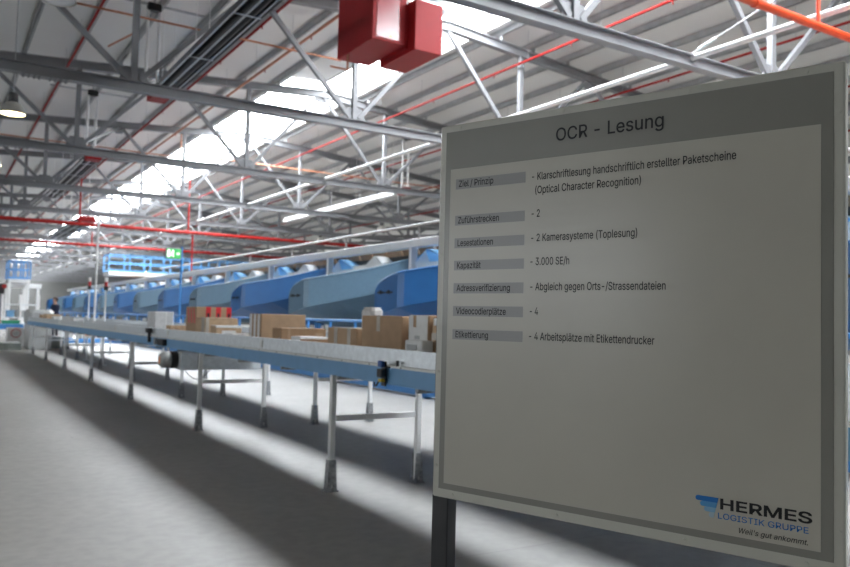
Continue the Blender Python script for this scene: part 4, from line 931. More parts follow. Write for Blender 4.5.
    'R': (449, [[60, 0, 60, 509, 236, 509, 264, 507, 290, 504, 313, 497, 333, 489, 351, 478, 367, 465, 380, 450, 390, 433, 399, 415, 405, 395, 408, 374, 409, 352, 408, 330, 405, 309, 399, 290, 390, 271, 380, 255, 367, 240, 351, 228, 333, 217, 312, 209, 289, 203, 264, 199, 236, 198, 96, 198, 96, 255, 234, 255, 252, 256, 269, 258, 284, 262, 298, 267, 309, 273, 319, 281, 327, 290, 334, 300, 339, 312, 342, 324, 344, 338, 345, 352, 344, 367, 342, 380, 339, 393, 334, 405, 327, 415, 319, 425, 309, 433, 298, 440, 284, 445, 269, 449, 252, 451, 233, 452, 125, 452, 125, 0], [353, 0, 230, 229, 303, 229, 428, 0]]),
    'S': (447, [[224, -9, 197, -8, 172, -4, 149, 1, 128, 9, 108, 19, 91, 31, 76, 45, 64, 60, 54, 77, 46, 96, 41, 115, 38, 137, 104, 137, 107, 123, 110, 110, 116, 98, 123, 88, 132, 79, 142, 71, 154, 64, 166, 59, 180, 55, 194, 52, 209, 50, 224, 49, 241, 50, 257, 52, 272, 55, 286, 60, 299, 66, 311, 74, 321, 82, 329, 92, 336, 102, 341, 114, 345, 126, 346, 139, 345, 151, 342, 161, 338, 171, 332, 179, 325, 186, 316, 193, 307, 199, 296, 205, 284, 209, 272, 214, 259, 218, 245, 222, 184, 239, 154, 249, 128, 260, 105, 274, 86, 289, 71, 307, 60, 326, 54, 348, 52, 372, 53, 393, 58, 413, 65, 431, 75, 448, 87, 463, 102, 476, 119, 488, 138, 498, 158, 506, 180, 511, 203, 514, 227, 516, 252, 514, 275, 511, 296, 505, 316, 498, 334, 488, 351, 476, 365, 463, 377, 449, 387, 433, 394, 415, 399, 397, 401, 378, 337, 378, 334, 396, 326, 412, 316, 426, 302, 437, 286, 447, 267, 453, 247, 457, 225, 459, 209, 458, 194, 456, 180, 452, 167, 448, 156, 442, 145, 435, 136, 427, 129, 418, 123, 409, 118, 398, 116, 387, 115, 376, 116, 363, 119, 352, 124, 342, 131, 334, 139, 326, 148, 319, 158, 313, 169, 308, 180, 304, 191, 300, 202, 296, 212, 293, 264, 279, 276, 276, 287, 272, 299, 268, 312, 264, 324, 258, 336, 252, 347, 245, 359, 238, 369, 229, 379, 220, 387, 209, 395, 198, 401, 185, 405, 171, 407, 155, 408, 139, 407, 118, 403, 99, 396, 81, 386, 64, 374, 48, 360, 34, 343, 21, 323, 11, 302, 2, 278, -4, 252, -8]]),
    'T': (449, [[32, 452, 32, 509, 417, 509, 417, 452, 257, 452, 257, 0, 193, 0, 193, 452]]),
    'U': (517, [[259, -8, 230, -7, 203, -2, 177, 5, 154, 15, 133, 28, 114, 43, 98, 60, 85, 80, 74, 101, 66, 124, 62, 148, 60, 173, 60, 509, 124, 509, 124, 178, 125, 160, 128, 144, 133, 128, 141, 113, 150, 99, 160, 87, 173, 77, 187, 68, 203, 61, 220, 56, 239, 53, 259, 52, 279, 53, 298, 56, 315, 61, 331, 68, 345, 77, 357, 87, 368, 99, 377, 113, 384, 128, 389, 144, 392, 160, 393, 178, 393, 509, 457, 509, 457, 173, 456, 148, 451, 124, 443, 101, 433, 80, 419, 60, 403, 43, 384, 28, 363, 15, 340, 5, 315, -2, 288, -7]]),
    'V': (480, [[204, 0, 16, 509, 84, 509, 192, 206, 215, 137, 222, 115, 230, 89, 239, 61, 248, 31, 235, 31, 244, 62, 252, 90, 260, 115, 267, 138, 290, 206, 395, 509, 463, 509, 278, 0]]),
    'W': (686, [[155, 0, 16, 509, 82, 509, 195, 60, 306, 509, 380, 509, 492, 60, 603, 509, 670, 509, 530, 0, 455, 0, 343, 430, 230, 0]]),
    'Z': (438, [[42, 0, 42, 46, 273, 385, 306, 431, 341, 476, 348, 454, 285, 452, 223, 452, 40, 452, 40, 509, 397, 509, 397, 462, 169, 129, 134, 81, 97, 33, 90, 54, 152, 57, 214, 57, 399, 57, 399, 0]]),
    'a': (389, [[160, -9, 142, -8, 126, -5, 110, -1, 94, 5, 80, 12, 68, 22, 57, 32, 48, 45, 40, 58, 35, 73, 31, 90, 30, 108, 31, 123, 34, 138, 38, 150, 43, 161, 50, 171, 58, 179, 67, 187, 78, 193, 89, 199, 100, 203, 112, 207, 125, 211, 138, 213, 152, 216, 165, 218, 178, 220, 234, 227, 244, 228, 252, 230, 259, 232, 265, 235, 270, 238, 273, 243, 275, 248, 276, 255, 276, 257, 275, 268, 273, 279, 271, 288, 267, 297, 262, 304, 256, 311, 248, 317, 240, 322, 230, 326, 220, 329, 208, 330, 196, 331, 183, 330, 171, 329, 159, 326, 149, 322, 140, 318, 132, 313, 124, 307, 118, 301, 112, 294, 107, 288, 103, 281, 100, 274, 41, 291, 48, 308, 57, 322, 67, 335, 79, 346, 91, 355, 104, 364, 118, 370, 133, 375, 148, 379, 163, 382, 179, 384, 194, 384, 204, 384, 215, 383, 227, 382, 239, 379, 251, 376, 263, 372, 275, 367, 286, 360, 296, 353, 306, 343, 315, 333, 322, 320, 329, 306, 333, 290, 336, 272, 337, 251, 337, 0, 277, 0, 277, 52, 272, 52, 269, 45, 264, 38, 258, 32, 252, 25, 244, 18, 236, 12, 226, 6, 215, 1, 203, -3, 190, -6, 176, -8], [170, 45, 187, 46, 202, 49, 216, 53, 228, 59, 239, 66, 248, 74, 257, 83, 263, 93, 269, 104, 272, 115, 275, 126, 276, 138, 276, 190, 259, 182, 231, 176, 200, 171, 175, 168, 165, 166, 154, 164, 144, 162, 134, 159, 125, 155, 117, 150, 110, 145, 103, 139, 98, 132, 95, 124, 93, 115, 92, 105, 92, 95, 94, 87, 98, 79, 102, 72, 107, 66, 114, 61, 121, 56, 130, 52, 139, 49, 149, 47, 159, 46]]),
    'b': (424, [[229, -8, 213, -7, 198, -5, 184, -1, 172, 4, 162, 10, 153, 17, 145, 24, 138, 31, 118, 59, 112, 59, 112, 0, 53, 0, 53, 509, 114, 509, 114, 319, 118, 319, 137, 346, 144, 353, 152, 360, 161, 367, 171, 373, 183, 378, 197, 381, 212, 384, 229, 384, 252, 383, 274, 378, 294, 371, 313, 361, 330, 347, 345, 332, 359, 313, 370, 293, 379, 270, 385, 245, 389, 218, 390, 189, 389, 160, 385, 133, 379, 108, 370, 84, 359, 64, 346, 45, 330, 29, 313, 16, 294, 5, 274, -2, 252, -7], [220, 47, 237, 48, 253, 51, 267, 57, 279, 66, 291, 76, 301, 88, 309, 101, 316, 117, 321, 133, 325, 151, 327, 170, 328, 189, 327, 209, 325, 227, 321, 245, 316, 261, 309, 276, 301, 290, 291, 301, 280, 311, 267, 319, 253, 325, 237, 329, 220, 330, 203, 329, 188, 325, 174, 320, 161, 312, 150, 302, 140, 291, 132, 278, 125, 263, 120, 247, 116, 229, 113, 210, 113, 189, 113, 169, 116, 150, 120, 132, 125, 115, 132, 100, 140, 86, 150, 75, 162, 65, 174, 57, 188, 51, 204, 48]]),
    'c': (396, [[207, -8, 182, -7, 159, -2, 137, 6, 117, 16, 98, 30, 82, 46, 68, 64, 56, 85, 46, 108, 40, 133, 36, 159, 34, 187, 36, 216, 40, 243, 46, 268, 56, 291, 68, 312, 82, 330, 98, 346, 117, 360, 137, 371, 159, 378, 182, 383, 207, 384, 221, 384, 234, 383, 247, 380, 260, 377, 272, 373, 284, 368, 295, 362, 305, 356, 315, 349, 324, 341, 332, 332, 340, 322, 347, 312, 353, 301, 358, 289, 362, 277, 303, 262, 301, 269, 298, 276, 294, 283, 290, 289, 286, 295, 281, 301, 276, 306, 270, 311, 264, 315, 257, 319, 250, 322, 242, 325, 234, 327, 226, 329, 217, 329, 207, 330, 189, 329, 173, 325, 158, 319, 145, 310, 134, 300, 124, 287, 115, 274, 108, 258, 103, 242, 99, 224, 97, 206, 96, 187, 97, 169, 99, 151, 103, 134, 108, 117, 115, 102, 124, 89, 134, 76, 145, 66, 158, 57, 173, 51, 189, 48, 207, 46, 217, 47, 226, 48, 234, 49, 243, 52, 250, 54, 258, 58, 264, 62, 271, 66, 277, 71, 282, 76, 287, 82, 292, 89, 296, 95, 299, 102, 302, 110, 304, 117, 363, 102, 359, 90, 354, 78, 348, 67, 341, 56, 334, 46, 325, 37, 316, 29, 306, 21, 296, 15, 285, 9, 273, 4, 261, -1, 248, -4, 235, -6, 221, -8]]),
    'd': (424, [[195, -8, 172, -7, 151, -2, 130, 5, 111, 16, 94, 29, 79, 45, 66, 64, 55, 84, 46, 108, 39, 133, 35, 160, 34, 189, 35, 218, 39, 245, 46, 270, 55, 293, 66, 313, 79, 332, 95, 347, 112, 361, 131, 371, 151, 378, 173, 383, 196, 384, 213, 384, 228, 381, 241, 378, 253, 373, 263, 367, 272, 360, 280, 353, 287, 346, 306, 319, 311, 319, 311, 509, 372, 509, 372, 0, 313, 0, 313, 59, 307, 59, 287, 31, 280, 24, 272, 17, 263, 10, 252, 4, 241, -1, 227, -5, 212, -7], [205, 47, 221, 48, 236, 51, 250, 57, 263, 65, 274, 75, 284, 86, 293, 100, 299, 115, 305, 132, 309, 150, 311, 169, 312, 189, 311, 210, 309, 229, 305, 247, 300, 263, 293, 278, 284, 291, 275, 302, 263, 312, 251, 320, 237, 325, 221, 329, 205, 330, 187, 329, 172, 325, 157, 319, 145, 311, 133, 301, 124, 290, 115, 276, 108, 261, 103, 245, 99, 227, 97, 209, 96, 189, 97, 170, 99, 151, 103, 133, 109, 117, 115, 101, 124, 88, 134, 76, 145, 66, 158, 57, 172, 51, 188, 48]]),
    'e': (404, [[212, -8, 185, -7, 161, -2, 138, 6, 117, 16, 98, 30, 82, 46, 68, 64, 56, 85, 46, 108, 40, 132, 35, 159, 34, 187, 35, 215, 39, 242, 46, 267, 55, 290, 67, 311, 81, 329, 97, 346, 115, 359, 135, 370, 157, 378, 180, 383, 205, 384, 221, 384, 236, 382, 251, 379, 266, 374, 280, 368, 294, 361, 307, 351, 319, 341, 331, 329, 341, 315, 350, 299, 357, 282, 363, 263, 368, 242, 370, 219, 371, 194, 371, 169, 75, 169, 75, 221, 338, 221, 310, 202, 309, 220, 307, 237, 303, 254, 298, 269, 291, 282, 283, 294, 273, 305, 263, 314, 250, 321, 237, 326, 222, 329, 205, 330, 189, 329, 173, 326, 159, 321, 146, 313, 135, 304, 125, 294, 116, 282, 109, 270, 103, 256, 99, 241, 97, 226, 96, 211, 96, 178, 97, 157, 100, 139, 104, 122, 110, 106, 118, 92, 128, 80, 139, 70, 151, 61, 165, 55, 179, 50, 195, 47, 212, 46, 224, 47, 234, 48, 244, 50, 254, 53, 263, 56, 271, 61, 278, 66, 285, 73, 292, 80, 297, 88, 302, 96, 306, 105, 365, 91, 360, 77, 353, 63, 345, 51, 335, 39, 324, 29, 311, 19, 298, 11, 283, 4, 266, -1, 249, -5, 231, -7]]),
    'f': (254, [[228, 379, 228, 327, 6, 327, 6, 379], [81, 0, 81, 432, 82, 447, 84, 461, 89, 474, 96, 486, 104, 496, 113, 505, 124, 513, 135, 519, 148, 524, 161, 527, 174, 529, 187, 530, 197, 530, 207, 529, 215, 528, 222, 527, 243, 521, 227, 468, 215, 472, 195, 474, 182, 473, 171, 470, 162, 466, 154, 460, 149, 452, 145, 443, 142, 431, 142, 419, 142, 0]]),
    'g': (425, [[207, -151, 187, -150, 168, -148, 150, -144, 134, -140, 119, -134, 105, -127, 93, -119, 82, -110, 73, -101, 64, -91, 57, -80, 51, -69, 101, -41, 122, -66, 128, -72, 136, -78, 145, -83, 154, -88, 165, -92, 178, -95, 192, -97, 207, -97, 229, -96, 249, -92, 267, -85, 282, -75, 295, -62, 304, -47, 310, -28, 311, -6, 311, 68, 306, 68, 287, 41, 280, 34, 272, 28, 263, 21, 252, 16, 241, 11, 227, 8, 212, 5, 195, 5, 173, 6, 152, 10, 132, 17, 113, 27, 95, 39, 80, 53, 67, 71, 55, 90, 46, 112, 39, 136, 35, 163, 34, 191, 35, 220, 39, 246, 46, 271, 55, 293, 66, 314, 80, 332, 95, 347, 112, 361, 131, 371, 152, 378, 173, 383, 196, 384, 213, 384, 228, 382, 242, 378, 253, 373, 264, 367, 273, 360, 281, 353, 288, 346, 308, 319, 313, 319, 313, 379, 372, 379, 372, -9, 371, -32, 367, -54, 360, -73, 350, -90, 338, -104, 324, -117, 308, -127, 291, -136, 271, -142, 251, -147, 229, -150], [205, 59, 222, 60, 237, 63, 251, 68, 264, 75, 275, 84, 285, 95, 293, 107, 300, 121, 305, 137, 309, 154, 312, 172, 312, 193, 312, 212, 309, 231, 305, 248, 300, 264, 293, 278, 285, 291, 275, 303, 264, 312, 251, 320, 237, 325, 222, 329, 205, 330, 188, 329, 172, 325, 158, 320, 145, 312, 134, 302, 124, 290, 115, 277, 109, 262, 103, 246, 99, 229, 97, 212, 96, 193, 97, 173, 99, 155, 103, 138, 109, 123, 116, 108, 124, 96, 134, 85, 145, 76, 158, 68, 172, 63, 188, 60]]),
    'h': (410, [[114, 227, 114, 0, 53, 0, 53, 509, 114, 509, 114, 287, 102, 287, 112, 312, 124, 332, 137, 349, 152, 362, 169, 372, 187, 379, 207, 383, 227, 384, 246, 383, 264, 380, 280, 376, 295, 369, 309, 360, 321, 349, 332, 336, 341, 321, 348, 304, 353, 285, 356, 264, 357, 240, 357, 0, 296, 0, 296, 235, 295, 256, 290, 275, 283, 291, 273, 304, 260, 315, 246, 323, 229, 328, 210, 329, 197, 328, 184, 326, 172, 322, 161, 317, 150, 311, 141, 303, 133, 293, 126, 283, 121, 271, 117, 257, 114, 243]]),
    'i': (167, [[53, 0, 53, 379, 114, 379, 114, 0], [84, 443, 75, 444, 67, 446, 60, 449, 54, 455, 48, 461, 44, 468, 42, 475, 41, 483, 42, 491, 44, 499, 48, 506, 54, 512, 60, 517, 67, 521, 75, 523, 84, 524, 92, 523, 100, 521, 107, 517, 114, 512, 119, 506, 123, 499, 126, 491, 126, 483, 126, 475, 123, 468, 119, 461, 114, 455, 107, 449, 100, 446, 92, 444]]),
    'k': (381, [[110, 137, 110, 212, 121, 212, 284, 379, 360, 379, 184, 199, 177, 199], [53, 0, 53, 509, 114, 509, 114, 0], [294, 0, 148, 186, 191, 229, 372, 0]]),
    'l': (189, [[139, -2, 119, -1, 101, 3, 86, 10, 74, 20, 65, 33, 58, 47, 54, 65, 53, 84, 53, 509, 114, 509, 114, 99, 114, 87, 115, 77, 117, 68, 120, 62, 124, 58, 130, 54, 137, 53, 146, 52, 160, 53, 170, 54, 181, 3, 162, -1]]),
    'm': (610, [[53, 0, 53, 379, 112, 379, 112, 295, 108, 295, 112, 310, 118, 323, 125, 335, 132, 346, 141, 355, 151, 363, 161, 370, 172, 376, 183, 380, 195, 384, 207, 386, 219, 386, 239, 385, 257, 380, 273, 372, 287, 361, 299, 347, 309, 331, 316, 314, 321, 295, 312, 295, 317, 308, 322, 321, 329, 332, 337, 343, 347, 353, 357, 361, 368, 369, 381, 375, 394, 380, 407, 383, 422, 385, 437, 386, 453, 385, 468, 383, 483, 378, 497, 372, 510, 364, 522, 354, 532, 342, 541, 328, 548, 313, 553, 296, 556, 276, 557, 255, 557, 0, 496, 0, 496, 254, 494, 273, 490, 289, 483, 302, 473, 313, 460, 321, 447, 326, 433, 329, 419, 330, 406, 330, 395, 328, 384, 324, 374, 320, 365, 314, 358, 307, 351, 299, 345, 290, 341, 280, 338, 270, 336, 259, 335, 247, 335, 0, 274, 0, 274, 260, 273, 275, 269, 288, 262, 301, 253, 311, 242, 320, 229, 326, 215, 329, 199, 330, 188, 330, 178, 328, 168, 325, 158, 320, 148, 314, 140, 307, 132, 299, 126, 289, 121, 278, 117, 266, 114, 253, 114, 238, 114, 0]]),
    'n': (410, [[114, 227, 114, 0, 53, 0, 53, 379, 112, 379, 112, 287, 102, 287, 112, 312, 124, 332, 137, 349, 152, 362, 169, 372, 187, 379, 207, 383, 227, 384, 246, 383, 264, 380, 280, 376, 295, 369, 309, 360, 321, 349, 332, 336, 341, 321, 348, 304, 353, 285, 356, 264, 357, 240, 357, 0, 296, 0, 296, 235, 295, 256, 290, 275, 283, 291, 273, 304, 260, 315, 246, 323, 229, 328, 210, 329, 197, 328, 184, 326, 172, 322, 161, 317, 150, 311, 141, 303, 133, 293, 126, 283, 121, 271, 117, 257, 114, 243]]),
    'o': (415, [[207, -8, 182, -7, 159, -2, 137, 6, 117, 16, 98, 30, 82, 46, 68, 64, 56, 85, 46, 108, 40, 133, 36, 159, 34, 187, 36, 216, 40, 243, 46, 268, 56, 291, 68, 312, 82, 330, 98, 346, 117, 360, 137, 371, 159, 378, 182, 383, 207, 384, 233, 383, 256, 378, 278, 371, 299, 360, 317, 346, 333, 330, 347, 312, 359, 291, 369, 268, 376, 243, 380, 216, 381, 187, 380, 159, 376, 133, 369, 108, 359, 85, 347, 64, 333, 46, 317, 30, 299, 16, 278, 6, 256, -2, 233, -7], [207, 46, 226, 48, 242, 51, 257, 57, 270, 66, 282, 76, 292, 89, 300, 102, 307, 117, 312, 134, 316, 151, 318, 169, 319, 187, 318, 206, 316, 224, 312, 242, 307, 258, 300, 274, 292, 287, 282, 300, 270, 310, 257, 319, 242, 325, 226, 329, 207, 330, 189, 329, 173, 325, 158, 319, 145, 310, 134, 300, 124, 287, 115, 274, 108, 258, 103, 242, 99, 224, 97, 206, 96, 187, 97, 169, 99, 151, 103, 134, 108, 117, 115, 102, 124, 89, 134, 76, 145, 66, 158, 57, 173, 51, 189, 48]]),
    'p': (424, [[53, -143, 53, 379, 112, 379, 112, 319, 118, 319, 137, 346, 144, 353, 152, 360, 161, 367, 171, 373, 183, 378, 197, 381, 212, 384, 229, 384, 252, 383, 274, 378, 294, 371, 313, 361, 330, 347, 345, 332, 359, 313, 370, 293, 379, 270, 385, 245, 389, 218, 390, 189, 389, 160, 385, 133, 379, 108, 370, 84, 359, 64, 346, 45, 330, 29, 313, 16, 294, 5, 274, -2, 252, -7, 229, -8, 213, -7, 198, -5, 184, -1, 173, 4, 162, 10, 153, 17, 145, 24, 138, 31, 118, 59, 114, 59, 114, -143], [220, 47, 237, 48, 253, 51, 267, 57, 279, 66, 291, 76, 301, 88, 309, 101, 316, 117, 321, 133, 325, 151, 327, 170, 328, 189, 327, 209, 325, 227, 321, 245, 316, 261, 309, 276, 301, 290, 291, 301, 280, 311, 267, 319, 253, 325, 237, 329, 220, 330, 203, 329, 188, 325, 174, 320, 161, 312, 150, 302, 140, 291, 132, 278, 125, 263, 120, 247, 116, 229, 113, 210, 113, 189, 113, 169, 116, 150, 120, 132, 125, 115, 132, 100, 140, 86, 150, 75, 162, 65, 174, 57, 188, 51, 204, 48]]),
    'r': (259, [[53, 0, 53, 379, 112, 379, 112, 321, 115, 321, 122, 335, 130, 347, 140, 358, 152, 367, 166, 375, 181, 380, 196, 384, 213, 385, 229, 384, 243, 384, 243, 322, 230, 324, 207, 326, 194, 325, 182, 323, 170, 319, 159, 315, 149, 309, 140, 301, 132, 293, 126, 284, 121, 273, 117, 262, 114, 250, 114, 237, 114, 0]]),
    's': (365, [[182, -8, 163, -7, 145, -5, 128, -2, 112, 3, 98, 10, 84, 18, 72, 27, 62, 38, 53, 50, 45, 63, 40, 78, 36, 94, 94, 107, 99, 92, 105, 79, 114, 69, 124, 60, 136, 54, 150, 49, 165, 46, 181, 45, 200, 46, 217, 50, 232, 55, 244, 62, 255, 71, 262, 81, 267, 91, 268, 103, 267, 112, 265, 121, 260, 129, 254, 136, 246, 142, 237, 147, 225, 151, 212, 155, 149, 170, 125, 177, 104, 186, 87, 196, 72, 208, 61, 222, 53, 237, 48, 255, 47, 274, 48, 290, 51, 305, 57, 319, 65, 332, 75, 343, 87, 354, 100, 363, 115, 370, 131, 377, 149, 381, 167, 384, 187, 384, 206, 384, 223, 381, 239, 378, 254, 372, 267, 366, 279, 358, 290, 349, 299, 339, 307, 328, 314, 316, 319, 303, 324, 290, 268, 277, 264, 288, 258, 298, 251, 307, 243, 316, 232, 323, 219, 328, 205, 331, 187, 333, 171, 332, 156, 329, 143, 324, 131, 317, 121, 308, 114, 299, 110, 289, 109, 277, 110, 267, 112, 258, 117, 250, 124, 243, 133, 237, 144, 232, 157, 227, 172, 223, 229, 209, 254, 202, 275, 194, 292, 183, 306, 171, 317, 158, 325, 142, 330, 125, 331, 107, 330, 90, 326, 75, 321, 61, 312, 47, 302, 35, 290, 24, 276, 15, 260, 6, 242, 0, 223, -5, 203, -7]]),
    't': (227, [[204, 379, 204, 327, 6, 327, 6, 379], [65, 471, 126, 471, 126, 98, 127, 86, 128, 76, 132, 68, 136, 61, 142, 56, 150, 53, 159, 51, 170, 50, 185, 51, 202, 54, 213, 2, 192, -3, 168, -4, 145, -3, 125, 2, 107, 10, 92, 21, 80, 35, 72, 52, 67, 71, 65, 93]]),
    'u': (410, [[182, -5, 164, -4, 146, -1, 130, 4, 115, 11, 101, 20, 89, 31, 78, 44, 69, 59, 62, 76, 57, 95, 54, 116, 53, 139, 53, 379, 114, 379, 114, 144, 115, 123, 119, 105, 127, 89, 137, 75, 150, 64, 164, 56, 181, 52, 200, 50, 213, 51, 226, 53, 238, 57, 249, 62, 259, 69, 268, 77, 276, 86, 283, 97, 289, 109, 293, 122, 295, 137, 296, 153, 296, 379, 357, 379, 357, 0, 298, 0, 298, 92, 307, 92, 297, 67, 286, 47, 272, 30, 257, 17, 240, 7, 222, 0, 203, -4]]),
    'v': (389, [[163, 0, 17, 379, 84, 379, 165, 155, 171, 138, 177, 121, 182, 104, 195, 62, 207, 104, 213, 121, 218, 138, 224, 155, 305, 379, 371, 379, 226, 0]]),
    'y': (389, [[47, -139, 61, -86, 71, -87, 80, -89, 88, -90, 96, -90, 104, -89, 111, -87, 118, -84, 124, -80, 130, -74, 136, -67, 141, -58, 146, -48, 151, -36, 163, -1, 17, 379, 84, 379, 165, 155, 171, 138, 177, 121, 182, 104, 195, 62, 207, 104, 212, 121, 218, 138, 224, 155, 305, 379, 371, 379, 204, -58, 198, -72, 191, -85, 184, -97, 177, -107, 168, -116, 159, -124, 150, -130, 139, -136, 128, -140, 117, -143, 104, -145, 91, -145, 65, -143]]),
    'z': (380, [[42, 0, 42, 46, 254, 320, 254, 323, 48, 323, 48, 379, 333, 379, 333, 331, 126, 60, 126, 56, 339, 56, 339, 0]]),
    'ä': (389, [[160, -9, 142, -8, 126, -5, 110, -1, 94, 5, 80, 12, 68, 22, 57, 32, 48, 45, 40, 58, 35, 73, 31, 90, 30, 108, 31, 123, 34, 138, 38, 150, 43, 161, 50, 171, 58, 179, 67, 187, 78, 193, 89, 199, 100, 203, 112, 207, 125, 211, 138, 213, 152, 216, 165, 218, 178, 220, 234, 227, 244, 228, 252, 230, 259, 232, 265, 235, 270, 238, 273, 243, 275, 248, 276, 255, 276, 257, 275, 268, 273, 279, 271, 288, 267, 297, 262, 304, 256, 311, 248, 317, 240, 322, 230, 326, 220, 329, 208, 330, 196, 331, 183, 330, 171, 329, 159, 326, 149, 322, 140, 318, 132, 313, 124, 307, 118, 301, 112, 294, 107, 288, 103, 281, 100, 274, 41, 291, 48, 308, 57, 322, 67, 335, 79, 346, 91, 355, 104, 364, 118, 370, 133, 375, 148, 379, 163, 382, 179, 384, 194, 384, 204, 384, 215, 383, 227, 382, 239, 379, 251, 376, 263, 372, 275, 367, 286, 360, 296, 353, 306, 343, 315, 333, 322, 320, 329, 306, 333, 290, 336, 272, 337, 251, 337, 0, 277, 0, 277, 52, 272, 52, 269, 45, 264, 38, 258, 32, 252, 25, 244, 18, 236, 12, 226, 6, 215, 1, 203, -3, 190, -6, 176, -8], [170, 45, 187, 46, 202, 49, 216, 53, 228, 59, 239, 66, 248, 74, 257, 83, 263, 93, 269, 104, 272, 115, 275, 126, 276, 138, 276, 190, 259, 182, 231, 176, 200, 171, 175, 168, 165, 166, 154, 164, 144, 162, 134, 159, 125, 155, 117, 150, 110, 145, 103, 139, 98, 132, 95, 124, 93, 115, 92, 105, 92, 95, 94, 87, 98, 79, 102, 72, 107, 66, 114, 61, 121, 56, 130, 52, 139, 49, 149, 47, 159, 46], [261, 443, 253, 444, 246, 446, 239, 449, 233, 455, 227, 461, 224, 468, 221, 475, 221, 483, 221, 491, 224, 499, 227, 505, 233, 512, 239, 517, 246, 520, 253, 523, 261, 523, 269, 523, 277, 520, 283, 517, 290, 512, 295, 505, 299, 499, 301, 491, 301, 483, 301, 475, 299, 468, 295, 461, 290, 455, 283, 449, 277, 446, 269, 444], [117, 443, 109, 444, 102, 446, 95, 449, 89, 455, 84, 461, 80, 468, 78, 475, 77, 483, 78, 491, 80, 499, 84, 505, 89, 512, 95, 517, 102, 520, 109, 523, 117, 523, 126, 523, 133, 520, 140, 517, 146, 512, 151, 505, 155, 499, 157, 491, 158, 483, 157, 475, 155, 468, 151, 461, 146, 455, 140, 449, 133, 446, 126, 444]]),
    'ü': (410, [[182, -5, 164, -4, 146, -1, 130, 4, 115, 11, 101, 20, 89, 31, 78, 44, 69, 59, 62, 76, 57, 95, 54, 116, 53, 139, 53, 379, 114, 379, 114, 144, 115, 123, 119, 105, 127, 89, 137, 75, 150, 64, 164, 56, 181, 52, 200, 50, 213, 51, 226, 53, 238, 57, 249, 62, 259, 69, 268, 77, 276, 86, 283, 97, 289, 109, 293, 122, 295, 137, 296, 153, 296, 379, 357, 379, 357, 0, 298, 0, 298, 92, 307, 92, 297, 67, 286, 47, 272, 30, 257, 17, 240, 7, 222, 0, 203, -4], [277, 443, 269, 444, 261, 446, 254, 449, 248, 455, 243, 461, 239, 468, 237, 475, 236, 483, 237, 491, 239, 499, 243, 505, 248, 512, 254, 517, 261, 520, 269, 523, 277, 523, 285, 523, 292, 520, 299, 517, 305, 512, 311, 505, 314, 499, 316, 491, 317, 483, 316, 475, 314, 468, 311, 461, 305, 455, 299, 449, 292, 446, 285, 444], [133, 443, 125, 444, 118, 446, 111, 449, 104, 455, 99, 461, 96, 468, 93, 475, 93, 483, 93, 491, 96, 499, 99, 505, 104, 512, 111, 517, 118, 520, 125, 523, 133, 523, 141, 523, 149, 520, 155, 517, 162, 512, 167, 505, 170, 499, 173, 491, 173, 483, 173, 475, 170, 468, 167, 461, 162, 455, 155, 449, 149, 446, 141, 444]]),
    ' ': (188, []),
}
CAPH = 0.509
def text(s, m, s0, tb, s1=None, cap=None, parent=ip, name='line_lettering', y=-0.0030, shear=0.0, bold=0.007):
    layers = [[], [], [], []]                         # strokes of one letter that overlap are filled apart
    x = 0
    for ch in s:
        adv, cs = GLYPHS[ch]
        cs = [[(u / 1000, v / 1000) for u, v in zip(ct[0::2], ct[1::2])] for ct in cs]
        area = lambda P: sum(P[i - 1][0] * P[i][1] - P[i][0] * P[i - 1][1] for i in range(len(P)))
        big = max(cs, key=lambda P: abs(area(P)), default=None)
        outer = [P for P in cs if area(P) * area(big) > 0]; holes = [P for P in cs if area(P) * area(big) < 0]
        for j, P in enumerate(outer):
            layers[j].append([(u + x + shear * v, v) for u, v in P])
            for H in holes:
                if min(p[0] for p in P) < H[0][0] < max(p[0] for p in P) and min(p[1] for p in P) < H[0][1] < max(p[1] for p in P):
                    layers[j].append([(u + x + shear * v, v) for u, v in H])
        x += adv / 1000
    vs, fs = [], []
    for ly in layers:
        if not ly: continue
        c = bpy.data.curves.new(name, 'CURVE'); c.dimensions = '2D'; c.fill_mode = 'BOTH'
        for P in ly:
            sp = c.splines.new('POLY'); sp.points.add(len(P) - 1); sp.use_cyclic_u = True
            for q, (u, v) in zip(sp.points, P): q.co = (u, v, 0, 1)
        o = bpy.data.objects.new(name, c); col.objects.link(o)
        bpy.context.view_layer.update()
        e = o.evaluated_get(bpy.context.evaluated_depsgraph_get()); em = e.to_mesh()
        nb = len(vs); vs += [tuple(v.co) for v in em.vertices]; fs += [[nb + i for i in p.vertices] for p in em.polygons]
        e.to_mesh_clear(); bpy.data.objects.remove(o)
        for P in (ly if bold else []):                # heavier stroke weight
            for (ax, ay), (bx, by) in zip(P, P[1:] + P[:1]):
                l = math.hypot(bx - ax, by - ay) or 1; dx, dy = (bx - ax) / l * bold, (by - ay) / l * bold; nb = len(vs)
                vs += [(ax - dx + dy, ay - dy - dx, 0), (bx + dx + dy, by + dy - dx, 0), (bx + dx - dy, by + dy + dx, 0), (ax - dx - dy, ay - dy + dx, 0)]
                fs.append([nb, nb + 1, nb + 2, nb + 3])
    me = bpy.data.meshes.new(name); me.from_pydata(vs, [], fs); me.update()
    xs = [v.co.x for v in me.vertices]; x0, x1 = min(xs), max(xs)
    sc = cap / CAPH
    sx = (s1 - s0) / (x1 - x0) if s1 else sc * 0.92
    for v in me.vertices: v.co = ((v.co.x - x0) * sx + s0, y, bz(tb) + v.co.y * sc)
    me.materials.clear(); me.materials.append(M[m])
    ob = bpy.data.objects.new(name, me); col.objects.link(ob); ob.parent = parent
    return ob
text('OCR - Lesung', 'ink', 0.430, -0.099, 0.756, 0.037, gp, 'title_lettering')
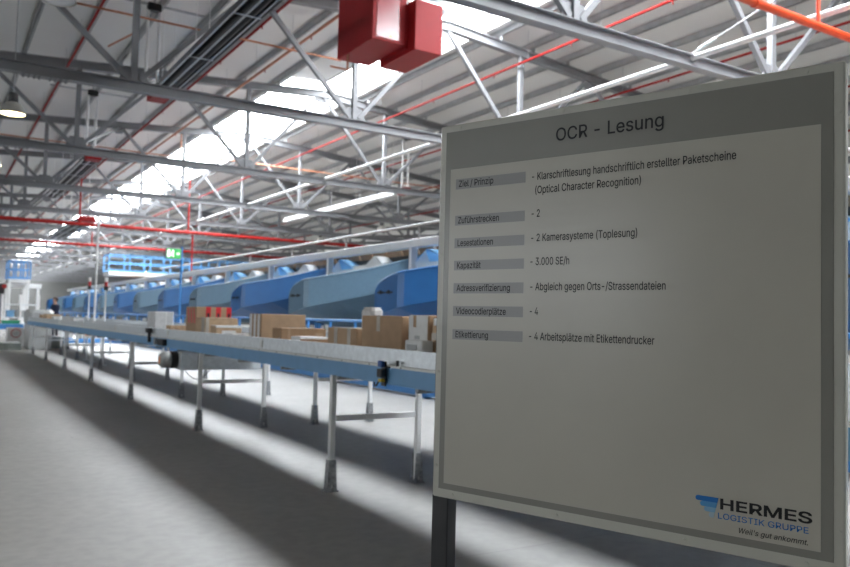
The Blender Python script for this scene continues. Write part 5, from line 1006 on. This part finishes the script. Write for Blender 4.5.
rows = [('Ziel / Prinzip', 0.180, 0.213, 0.213), ('Zuführstrecken', 0.298, 0.330, 0.236), ('Lesestationen', 0.371, 0.403, 0.216), ('Kapazität', 0.443, 0.474, 0.172),
        ('Adressverifizierung', 0.515, 0.548, 0.281), ('Videocodierplätze', 0.588, 0.620, 0.268), ('Etikettierung', 0.662, 0.694, 0.205)]
for s, a, b, e in rows:
    pl = MB().box(0.0685, 0.328, -0.0028, -0.0022, bz(-b), bz(-a)).build('heading_plate', 'boardlabel', ip)
    text(s, 'ink', 0.081, -(a + 0.0255), e, 0.020, pl, 'heading_lettering', -0.0034, bold=0.011)
text('- Klarschriftlesung handschriftlich erstellter Paketscheine', 'ink', 0.351, -0.2085, 0.946, 0.022)
text('(Optical Character Recognition)', 'ink', 0.363, -0.2495, 0.694, 0.022)
text('- 2', 'ink', 0.352, -0.320, 0.380, 0.022)
text('- 2 Kamerasysteme (Toplesung)', 'ink', 0.352, -0.393, 0.685, 0.022)
text('- 3.000 SE/h', 'ink', 0.351, -0.464, 0.480, 0.022)
text('- Abgleich gegen Orts-/Strassendateien', 'ink', 0.352, -0.539, 0.766, 0.022)
text('- 4', 'ink', 0.352, -0.612, 0.380, 0.022)
text('- 4 Arbeitsplätze mit Etikettendrucker', 'ink', 0.351, -0.686, 0.737, 0.022)
text('HERMES', 'ink', 0.912, -1.090, 1.124, 0.025, ip, 'logo_lettering', bold=0.02)
text('LOGISTIK GRUPPE', 'logoA', 0.907, -1.1145, 1.116, 0.0145, ip, 'logo_lettering', bold=0.004)
text("Weil's gut ankommt.", 'ink', 0.958, -1.141, 1.115, 0.0125, ip, 'logo_lettering', shear=0.25, bold=0.006)
# winged emblem: four stacked feathers with rounded left tips
yl = (-0.0034, -0.0022)
def feather(x0, x1, z0, z1, m, skew):
    r = (z1 - z0) / 2; pts = []
    for i in range(9):
        a = math.pi / 2 + math.pi * i / 8; pts.append((x0 + r + r * math.cos(a), (z0 + z1) / 2 + r * math.sin(a)))
    pts += [(x1 - skew, z0), (x1, z1)]
    MB().prism(pts, yl, 'y').build('emblem_feather', m, ip)
feather(0.850, 0.908, bz(-1.0765), bz(-1.0640), 'logoA', 0.003)
feather(0.862, 0.905, bz(-1.0895), bz(-1.0765), 'logoB', 0.003)
feather(0.872, 0.902, bz(-1.1015), bz(-1.0895), 'logoC', 0.003)
feather(0.884, 0.899, bz(-1.1150), bz(-1.1015), 'logoD', 0.003)
